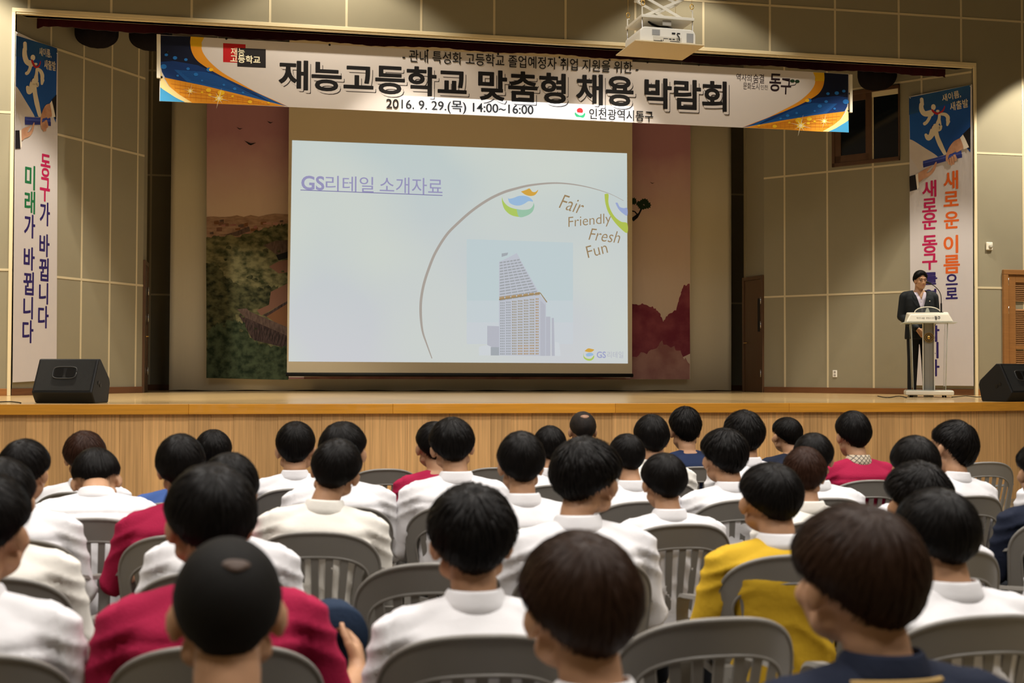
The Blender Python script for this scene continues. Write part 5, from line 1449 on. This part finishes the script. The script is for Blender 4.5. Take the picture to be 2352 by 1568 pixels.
def person(label, px, top, w_, Y, shirt, hair='neat', yaw=0, nod=0, roll=0, lean=4, sway=0, turn=0, bx=0.0, pose='lap', collar='same', trousers=None, hs=None, sx=.97, group='seated audience'):
    """px, top: where the crown of the head shows in the photograph; w_: width of the hair there; Y: how far into the hall the head is"""
    P = at_y(px, top, Y)
    dist = float((P-EYE)@_fw)
    hs = hs or min(1.16, max(.90, w_*dist/F_PX/HAIRW[hair]))
    p = dict(hs=hs, yaw=R(yaw), nod=R(nod), roll=R(roll), lean=R(lean), sway=R(sway), sx=sx, sz=1.0)
    M_ = hair_matrix(p, hs)
    crown_ = max((M_ @ Vector((0, dy, .122+.016))).z for dy in (-.06, -.03, 0, .03))
    p['sz'] = float(P[2])/crown_ if True else 1
    p['sz'] = min(1.12, max(.86, p['sz']))
    M_ = hair_matrix(p, hs)
    hd = M_ @ Vector((0, 0, .02))
    tz = R(turn)
    hx, hy = hd.x*math.cos(tz)-hd.y*math.sin(tz), hd.x*math.sin(tz)+hd.y*math.cos(tz)
    loc = (float(P[0])-hx, Y-hy, 0)
    t = tag(empty('person', loc, tz), label, 'person', group)
    body, top_m, trs = FIG[pose]
    b = body.copy(); set_co(b, deform(co_of(body), p)); ob = link('body', b, t)
    s_ = with_mat(top_m, shirt); set_co(s_, deform(co_of(top_m), p, False)); so = link('shirt', s_, t)
    if collar:
        cm = {'same': shirt, 'white': M_WHITE}.get(collar, collar)
        if cm.name not in COLLAR: COLLAR[cm.name] = collar_mesh(cm)
        c = COLLAR[cm.name].copy(); a = co_of(c).astype(np.float64)
        set_co(c, deform(a, p, False)); link('collar', c, so)
    tr = with_mat(trs, trousers or M_DARKTR); set_co(tr, deform(co_of(trs), p, False)); link('trousers', tr, t)
    for q in (-1, 1):
        sh = link('shoe', SHOE, t); sh.location = (q*.121, .47, 0)
    h = link('hair', HAIR[hair], t); h.matrix_local = M_
    if hair in ('crop', 'thin'):
        if hair == 'crop': me = swirl('s', (.012, -.090, .088), .020, mat('scalp_brown', (.055, .028, .016), .6))
        else: me = swirl('s', (.0, -.088, .092), .026, mat('scalp_bare', (.26, .13, .07), .5))
        sc = link('bare_crown', me, t); sc.matrix_local = M_
    t['_seat'] = 0
    del t['_seat']
    return t, p
# ------------------------------------------------------------------ the speaker at the lectern
def snap(bm, lim, ok):
    # pull the cut edge onto a clean line
    for e in bm.edges:
        if len(e.link_faces) == 1:
            for v in e.verts:
                if ok(v.co) and abs(abs(v.co.x)-lim(v.co)) < .012: v.co.x = math.copysign(lim(v.co), v.co.x if v.co.x else 1)
def speaker():
    sc = at_y(2117, 623, 15.55)
    fy = 15.52; fx = float(at_y(2112, 880, fy)[0])
    t = tag(empty('person', (fx, fy, ZS), R(166)), 'person in dark suit jacket and open-necked pale shirt speaking behind the lectern, hands clasped', 'person')
    hc = np.array([0, .035, 1.605]); mb = MB()
    H2 = MB(); head_pieces(H2, hc, .97, True, True)
    # turn the head to his left
    Rm = rot('Z', R(10)) @ rot('X', R(-5)); hv = np.array(H2.v); hv = (hv-np.array([0, -.01, 1.50])) @ Rm.T+np.array([0, -.01, 1.50])
    mb.add([tuple(v) for v in hv], H2.f)
    mb.cap((0, .0, 1.56), (0, -.012, 1.43), .053, .060)
    T_ = [(.88, 0, .0, .155, .105), (1.0, 0, .0, .150, .105), (1.12, 0, .0, .155, .105), (1.25, 0, -.004, .172, .112), (1.35, 0, -.010, .178, .105), (1.405, 0, -.014, .160, .088), (1.445, 0, -.012, .10, .066), (1.475, 0, -.010, .064, .058)]
    mb.loft(T_)
    jk = MB(); JT = [(.80, 0, .0, .192, .140), (.95, 0, .0, .182, .134), (1.08, 0, .0, .176, .128), (1.25, 0, -.004, .194, .134), (1.35, 0, -.010, .198, .126), (1.41, 0, -.014, .182, .104), (1.452, 0, -.012, .115, .080)]
    jk.loft(JT)
    sh = MB(); sh.loft([(z, x, y, rx+.010, ry+.012) for z, x, y, rx, ry in T_[:-1]])
    for s in (-1, 1):
        A, E_, W_ = (s*.195, -.014, 1.375), (s*.232, -.03, 1.11), (s*.075, .185, .925)
        mb.cap((0, -.012, 1.43), (s*.165, -.014, 1.39), .048, .050); mb.cap(A, E_, .050, .040); mb.cap(E_, W_, .040, .026)
        hand_pieces(mb, W_, (-s*.45, .12, -.55), -s, (s*.25, .9, .15), .6)
        jk.cap((0, -.014, 1.43), (s*.19, -.014, 1.40), .052, .055); jk.cap(A, E_, .068, .058); jk.cap(E_, Vector(E_).lerp(Vector(W_), .9), .058, .043)
        mb.cap((s*.085, .0, .90), (s*.095, .01, .49), .080, .056); mb.cap((s*.095, .01, .49), (s*.105, -.01, .09), .054, .036); mb.cap((s*.105, -.02, .045), (s*.12, .13, .03), .034, .028)
    body = remesh(mb, [M_SKIN, M_LIP, M_EYE], .0060, 2, 'body')
    # paint the face in the turned head's own frame
    a = co_of(body); inv = (a-np.array([0, -.01, 1.50])) @ Rm+np.array([0, -.01, 1.50])
    keep = a.copy(); set_co(body, inv); face_paint(body, hc, .97); set_co(body, keep)
    mi = np.empty(len(body.polygons), dtype=np.int32); body.polygons.foreach_get('material_index', mi); ce = np.empty(len(body.polygons)*3, dtype=np.float32); body.polygons.foreach_get('center', ce); mi[ce.reshape(-1, 3)[:, 2] < 1.5] = 0; body.polygons.foreach_set('material_index', mi)
    link('body', body, t)
    PALE = mat('lavender_shirt_cotton', (.68, .62, .74), .85, spec=.2)
    SUIT = mat('black_suit_wool', (.010, .013, .016), .75, spec=.25)
    shirt = remesh(sh, [PALE], .009, 3, 'shirt'); bm = bmesh.new(); bm.from_mesh(shirt)
    bmesh.ops.delete(bm, geom=[f for f in bm.faces if f.calc_center_median().y > -.01 and f.calc_center_median().z > 1.335 and abs(f.calc_center_median().x) < (f.calc_center_median().z-1.335)*.42], context='FACES'); 
    snap(bm, lambda v: max(.0, (v.z-1.335)*.42), lambda v: v.y > -.01 and v.z > 1.325)
    bm.to_mesh(shirt); bm.free()
    so = link('shirt', shirt, t)
    cm = collar_mesh(PALE, .034); a = co_of(cm).astype(np.float64)
    a[:, 2] += .515; a[:, 1] += .024; link('collar', _open(cm, a), so)
    mb = MB()
    for z in (1.38, 1.31, 1.24, 1.18): mb.ell((0, float(np.interp(z, [1.12, 1.25, 1.35, 1.405], [.118, .121, .108, .086])), z), (.006, .003, .006), nu=8, nv=5)
    link('shirt_buttons', mb.mesh('b', M_WHITEP, True), so)
    jm = remesh(jk, [SUIT], .009, 3, 'jacket')
    bm = bmesh.new(); bm.from_mesh(jm)
    hw = lambda z: np.interp(z, [1.13, 1.30, 1.40, 1.46], [0, .048, .078, .085])
    dl = [f for f in bm.faces if (f.calc_center_median().y > -.01 and f.calc_center_median().z > 1.13 and abs(f.calc_center_median().x) < hw(f.calc_center_median().z)) or (f.calc_center_median().z > 1.435 and abs(f.calc_center_median().x) < .085)]
    bmesh.ops.delete(bm, geom=dl, context='FACES'); snap(bm, lambda v: float(hw(v.z)), lambda v: v.y > -.01 and 1.12 < v.z < 1.43)
    bm.to_mesh(jm); bm.free()
    jo = link('jacket', jm, t); md = jo.modifiers.new('s', 'SOLIDIFY'); md.thickness = .006; md.offset = 1
    front = lambda x, z: np.interp(z, [s[0] for s in JT], [s[2] for s in JT])+np.interp(z, [s[0] for s in JT], [s[4] for s in JT])*max(.02, 1-(abs(x)/np.interp(z, [s[0] for s in JT], [s[3] for s in JT]))**2.3)**(1/2.3)
    for s in (-1, 1):
        mb = MB(); vs = []; zs = np.linspace(1.13, 1.405, 12)
        for i, z in enumerate(zs):
            x0 = hw(z)-.004; wd = .012+.060*min(1, (z-1.13)/.20)*(1 if z < 1.335 else .55)
            for q in (0, 1): x = s*(x0+wd*q); vs.append((x, front(x, z)+.017-.003*q, z))
        mb.add(vs, [(2*i, 2*i+1, 2*i+3, 2*i+2) for i in range(11)]); lo = link('lapel', mb.mesh('l', SUIT), jo); md = lo.modifiers.new('s', 'SOLIDIFY'); md.thickness = .004
    mb = MB(); mb.ell((-.108, front(.108, 1.315)+.024, 1.315), (.007, .003, .008), nu=8, nv=5); link('lapel_pin', mb.mesh('p', M_WHITEP, True), jo)
    mb = MB(); mb.ell((0, front(0, 1.10)+.006, 1.10), (.010, .004, .010), nu=10, nv=5); link('jacket_button', mb.mesh('p', M_BLACK, True), jo)
    tr = MB(); tr.loft([(.80, 0, .0, .165, .12), (.90, 0, .0, .168, .12), (1.0, 0, 0, .160, .115)])
    for s in (-1, 1):
        tr.cap((s*.085, .0, .86), (s*.095, .01, .49), .090, .072); tr.cap((s*.095, .01, .49), (s*.105, -.005, .10), .072, .060)
    link('trousers', remesh(tr, [mat('charcoal_suit_trouser', (.012, .013, .016), .8, spec=.2)], .010, 3, 'trousers'), t)
    for s in (-1, 1): o = link('shoe', SHOE, t); o.location = (s*.108, .03, 0)
    Mh = Matrix.Translation(Vector((0, -.01, 1.50))) @ Matrix(Rm.tolist()).to_4x4() @ Matrix.Translation(Vector(hc)-Vector((0, -.01, 1.50))) @ Matrix.Diagonal((.97, .97, .97, 1))
    h = link('hair', hair_mesh('h', M_HAIR, R(47), R(97), R(138), .0125, .0022, 1300, 21, top=2.1, tuft=.012, crown=R(12), strand=.03), t); h.matrix_local = Mh
    g = MB()
    for s in (-1, 1):
        q = [(s*.033+.024*math.copysign(abs(math.cos(an))**.7, math.cos(an)), .098, .008+.0135*math.copysign(abs(math.sin(an))**.7, math.sin(an))) for an in np.linspace(0, 2*PI, 21)[:-1]]
        g.tube(q, .0015, 5, closed=True); g.tube([(s*.058, .096, .012), (s*.080, .03, .012), (s*.084, -.01, .006)], .0015, 5)
    g.tube([(-.010, .099, .012), (0, .103, .014), (.010, .099, .012)], .0015, 5)
    go = link('glasses', g.mesh('g', mat('thin_metal_frame', (.12, .09, .07), .3, metal=.6), True), t); go.matrix_local = Mh
    return t
def _open(me, a):
    # open the collar at the throat
    set_co(me, a); bm = bmesh.new(); bm.from_mesh(me)
    bmesh.ops.delete(bm, geom=[f for f in bm.faces if f.calc_center_median().y > .01 and abs(f.calc_center_median().x) < .020], context='FACES'); bm.to_mesh(me); bm.free()
    return me
speaker()

# ------------------------------------------------------------------ the audience
FIG['reach'] = figure(('lap', 'reach'), .0075, (True, True))
FIG['rest'] = figure(('rest', 'lap'), .0085, (True, True))
YA, YB_, YC_, YD_, YE_, YF_, YG_ = 2.02, 2.88, 3.86, 4.66, 5.46, 6.30, 7.32
W, CR, RD = M_WHITE, M_CREAM, M_RED
CAST = [
 # label, px, top, width, row, shirt, options, chair phrase
 ('person in white shirt cut off by the left picture edge, nearest of those, ear showing', -22, 1083, 205, YB_, W, dict(hair='neat', yaw=18, bx=.0), 'nearest person cut off by the left edge'),
 ('person in white shirt and khaki trousers second nearest at the left edge', 6, 1050, 152, YC_, CR, dict(hair='round', trousers=M_KHAKI, sx=1.02), 'khaki-trousered person at the left edge'),
 ('person in white shirt third nearest at the left edge, head turned slightly right', 60, 1008, 120, YD_, W, dict(hair='bowl', yaw=15), 'third nearest person at the left edge'),
 ('person in white shirt sitting upright just beyond the bowed person on the left', 195, 990, 100, YF_, W, dict(hair='brown', yaw=-8), 'upright person beyond the bowed one'),
 ('person in white shirt bowed far forward with head down over the lap', 222, 1032, 103, YE_, W, dict(hair='short', nod=26, lean=20, roll=-6, sx=1.07), 'bowed person in white'),
 ('person in crimson short-sleeved top with bare forearm, on the left beside the bowed person', 416, 996, 120, YD_, RD, dict(hair='bowl', sway=-3, pose='rest', collar=None), 'crimson-topped person beside the bowed one'),
 ('person in blue top almost hidden behind the crimson-topped person on the left', 416, 1006, 84, YE_+.3, M_BLUE, dict(hair='neat', collar=None), 'person in blue'),
 ('person in white shirt half hidden just right of and beyond the left crimson-topped person', 490, 986, 90, YF_, W, dict(hair='round'), 'person beyond the left crimson top'),
 ('person in white shirt with head showing directly behind the cap holder', 527, 1039, 146, YC_, W, dict(hair='bowl', sway=3), 'person directly ahead of the cap holder'),
 ('person in crimson top holding a navy cap out to the right', 483, 1064, 206, YB_, RD, dict(hair='bowl', yaw=-10, pose='reach', collar=None, sx=1.06), 'person holding the navy cap'),
 ('person in the nearest row whose close head covers the crimson shirt of the cap holder', 524, 1213, 262, YA, M_DARKTR, dict(hair='crop', collar=None), 'nearest head in front of the cap holder'),
 ('person in white shirt with upright head before the stage boards, left of an overlapping pair', 680, 966, 95, YF_, W, dict(hair='short', yaw=8), 'white shirt left of the overlapping pair'),
 ('person in white shirt looking right, partly covered by the cream-shirted person', 790, 966, 108, YE_, W, dict(hair='neat', yaw=24, sx=1.05), 'white shirt looking right'),
 ('person in cream white shirt leaning left above a chair back with all slats showing', 774, 1006, 117, YD_, CR, dict(hair='neat', yaw=10, roll=8, sway=4, sx=1.03), 'cream-shirted person'),
 ('person in crimson top tucked behind a white-shirted shoulder at the middle', 996, 966, 92, YF_, RD, dict(hair='neat', collar=None, yaw=-6), 'crimson top at the middle'),
 ('person in white shirt overlapping the middle crimson top, leaning toward it', 1038, 958, 101, YE_, W, dict(hair='round', roll=-4, sx=1.08), 'white shirt overlapping the middle crimson top'),
 ('person in crisp white shirt with collar, second row from the camera, at centre', 1083, 1114, 201, YB_, W, dict(hair='messy', sx=1.0), 'crisp white shirt at centre'),
 ('person in white shirt next left of the one turning to show a cheek', 1196, 990, 120, YD_, W, dict(hair='bowl', yaw=6), 'white shirt left of the person showing a cheek'),
 ('person in white shirt small beyond the gap left of the bare-crowned head', 1262, 977, 82, YF_, W, dict(hair='round'), 'small white shirt left of the bare-crowned head'),
 ('person with thinning crown in the front row by the stage, dark collarless jacket', 1338, 940, 66, YG_+.25, M_NAVYSHIRT, dict(hair='thin', collar=None, yaw=6), 'bare-crowned person'),
 ('person in white shirt turning right so ear and cheek show, broad back at centre right', 1350, 1004, 145, YC_, W, dict(hair='messy', yaw=42, nod=8, sx=1.10, bx=0), 'person showing ear and cheek'),
 ('person in white shirt just right of and beyond the one turning to show a cheek', 1438, 994, 86, YE_, W, dict(hair='neat', pose='lap', yaw=-4), 'white shirt right of the turned cheek'),
 ('person in white shirt two heads left of the stage-side navy jacket, crown parting showing', 1495, 951, 88, YF_, CR, dict(hair='round', yaw=5), 'white shirt beside the navy jacket'),
 ('person in plain navy jacket in the front row, facing the stage', 1573, 937, 76, YG_, M_NAVYSHIRT, dict(hair='tall', yaw=8, collar=None), 'plain navy jacket in the front row'),
 ('person in white shirt sitting low over clear chair slats, left of the mustard jacket', 1523, 1040, 114, YD_, W, dict(hair='bowl'), 'low-sitting white shirt left of the mustard jacket'),
 ('person in white shirt with both ears showing, right of the navy jacket', 1661, 988, 101, YE_, W, dict(hair='tall', yaw=-3, sx=1.05), 'white shirt with both ears showing'),
 ('person in white shirt behind and right of the one with both ears showing', 1707, 944, 89, YF_, W, dict(hair='messy', yaw=4, sx=1.02), 'white shirt beyond the one with both ears'),
 ('person in mustard yellow jacket over a white collar', 1766, 1060, 135, YC_, M_YELLOW, dict(hair='short', collar='white', yaw=-4, sx=1.08), 'mustard jacket'),
 ('person in dark navy suit in the front row, right of the plain navy jacket', 1805, 957, 65, YG_+.25, M_NAVY, dict(hair='short', yaw=-14, collar=None, sx=1.04), 'dark suit in the front row'),
 ('person in white shirt with open collar just right of the brown-topped cream shirt', 1868, 992, 95, YE_, W, dict(hair='neat', yaw=16, sx=1.0), 'open white collar on the right'),
 ('person in cream shirt beyond and right of the mustard jacket', 1847, 1027, 106, YD_, CR, dict(hair='brown', yaw=12), 'cream shirt right of the mustard jacket'),
 ('person in crimson top with a pale checked collar', 1957, 943, 85, YF_, RD, dict(hair='round', collar='check'), 'checked collar'),
 ('person in white shirt whose shoulders are hidden, left of the head tilted right', 2099, 1000, 118, YD_, W, dict(hair='bowl', yaw=10), 'hidden shoulders left of the tilted head'),
 ('person in white shirt tilting the head right with a bare nape, right side', 2184, 969, 105, YE_, W, dict(hair='messy', roll=12, yaw=-22, sx=.90, sway=4), 'head tilted right'),
 ('person in white shirt squeezed between two dark heads on the right, head parting showing', 2103, 1062, 146, YC_, W, dict(hair='messy', yaw=-6), 'white shirt squeezed between two heads'),
 ('person in white shirt on the right in the second row, seen over a grey chair', 2146, 1121, 185, YB_, W, dict(hair='bowl', sx=1.02), 'second-row white shirt on the right'),
 ('person in navy blazer with a tan stripe below the collar, nearest row', 1958, 1160, 272, YA, M_NAVY, dict(hair='auburn', yaw=-14, collar='navy', sx=1.08), 'tan-striped blazer'),
 ('person in navy jacket cut off by the right picture edge', 2394, 1010, 118, YD_, M_NAVY, dict(hair='neat', collar=None, sx=1.06), 'navy jacket cut off at the right edge'),
 ('person in white shirt at the right picture edge, farthest of those cut off there', 2408, 985, 100, YE_+.1, W, dict(hair='neat'), 'farthest white shirt cut off at the right'),
 ('person in white shirt at the right picture edge, nearest of those cut off there', 2485, 1050, 146, YC_, W, dict(hair='neat', sx=1.04), 'nearest white shirt cut off at the right'),
 ('person in white shirt in the nearest row at the centre, large head covering chairs', 1326, 1222, 282, YA, W, dict(hair='auburn', yaw=-6, sx=1.0), 'large head in the nearest row'),
]
M_CHECK = bpy.data.materials.new('checked_collar_cloth'); M_CHECK.use_nodes = True
nt = M_CHECK.node_tree; bs = nt.nodes['Principled BSDF']; tc = nt.nodes.new('ShaderNodeTexCoord'); mp = nt.nodes.new('ShaderNodeMapping'); mp.inputs['Rotation'].default_value = (0, R(45), 0)
ck = nt.nodes.new('ShaderNodeTexBrick'); ck.inputs['Scale'].default_value = 28; ck.offset = 0; ck.inputs['Mortar Size'].default_value = .05; ck.inputs['Brick Width'].default_value = .5; ck.inputs['Row Height'].default_value = .5
ck.inputs['Color1'].default_value = (.62, .52, .38, 1); ck.inputs['Color2'].default_value = (.62, .52, .38, 1); ck.inputs['Mortar'].default_value = (.04, .03, .03, 1)
sw = nt.nodes.new('ShaderNodeSeparateXYZ'); cb = nt.nodes.new('ShaderNodeCombineXYZ')
nt.links.new(tc.outputs['Object'], mp.inputs[0]); nt.links.new(mp.outputs[0], sw.inputs[0]); nt.links.new(sw.outputs['X'], cb.inputs['X']); nt.links.new(sw.outputs['Z'], cb.inputs['Y']); nt.links.new(cb.outputs[0], ck.inputs['Vector']); nt.links.new(ck.outputs['Color'], bs.inputs['Base Color'])
n_cast = 0
for label, px, top, w_, Y, shirt, kw, ph in CAST:
    kw = dict(kw); bxo = kw.pop('bx', 0); c = kw.get('collar', 'same')
    if c == 'check': kw['collar'] = M_CHECK
    if c == 'navy': kw['collar'] = M_NAVY
    kw.setdefault('turn', random.uniform(-4, 4)); kw.setdefault('lean', 2)
    t, p = person(label, px, top, w_, Y, shirt, **kw)
    rz = t.rotation_euler.z; x, y, z = t.location
    if c == 'navy':       # tan stripe stitched along the foot of the collar
        mb = MB(); pts = [(.088*math.cos(q), -.040+.080*math.sin(q), .918-.012*math.sin(q)) for q in np.linspace(PI*1.02, PI*1.98, 24)]
        mb.tube(pts, .006, 6); me = mb.mesh('tan_stripe', M_TAN, True); set_co(me, deform(co_of(me), p, False)); link('tan_stripe', me, [o for o in t.children if o.name.startswith('shirt')][0])
    chair(x+.19*math.sin(rz), y-.19*math.cos(rz), rz+R(random.uniform(-4, 4)), 'grey slatted plastic armchair under the '+ph)
    if 'navy cap' in label:
        hp = Vector((x, y, 0))+Matrix.Rotation(rz, 3, 'Z') @ Vector((.29, .33, .70))
        capt = tag(empty('cap', tuple(hp), R(25)), 'navy cap with a lime badge held by the person in crimson', 'cap')
        mb = MB(); prof = [(.0, .105), (.03, .104), (.06, .096), (.085, .07), (.098, .03), (.100, 0), (.094, 0), (.08, .06), (.05, .088), (0, .096)]
        mb.lathe(prof[:6], seg=28, sy=1.1); CAPM = mat('navy_cap_cloth', (.016, .030, .060), .8, spec=.2, bump=.2, bscale=90)
        vs = mb.v; me = mb.mesh('crown', CAPM, True); cr = link('crown', me, capt)
        mb = MB(); vs = []; fs = []; n = 16
        for i in range(n+1):
            q = -R(68)+R(136)*i/n
            for r_ in (0, 1): rr = .098+r_*.075*math.cos(q*1.1); vs.append((rr*math.sin(q), rr*1.1*math.cos(q), .004-.018*abs(math.sin(q))-.012*r_))
        mb.add(vs, [(2*i, 2*i+1, 2*i+3, 2*i+2) for i in range(n)]); br = link('brim', mb.mesh('brim', CAPM, True), capt); md = br.modifiers.new('s', 'SOLIDIFY'); md.thickness = .004
        mb = MB(); mb.ell((-.09, -.03, .035), (.008, .018, .016), nu=10, nv=6); link('badge', mb.mesh('badge', mat('lime_badge', (.42, .60, .05), .6), True), capt)
        capt.rotation_euler = (R(-62), R(20), R(20))
# empty chairs the photograph shows
for x, y, rz, lb in ((1.04, 2.72, 2, 'empty grey plastic armchair in front of the one under the mustard jacket, nearest empty one'), (.48, 3.65, -2, 'empty grey plastic armchair left of the large nearest-row head, slats showing dark'),
                     (.66, 7.2, 3, 'empty grey plastic armchair against the stage boards left of the middle crimson top'), (4.56, 7.17, -4, 'empty grey plastic armchair against the stage boards at far right'),
                     (1.32, 7.2, 0, 'empty grey plastic armchair just right of the middle pair, mostly hidden'), (2.86, 7.25, 0, 'empty grey plastic armchair beyond the open white collar, in the front row')):
    chair(x, y, R(rz), lb)
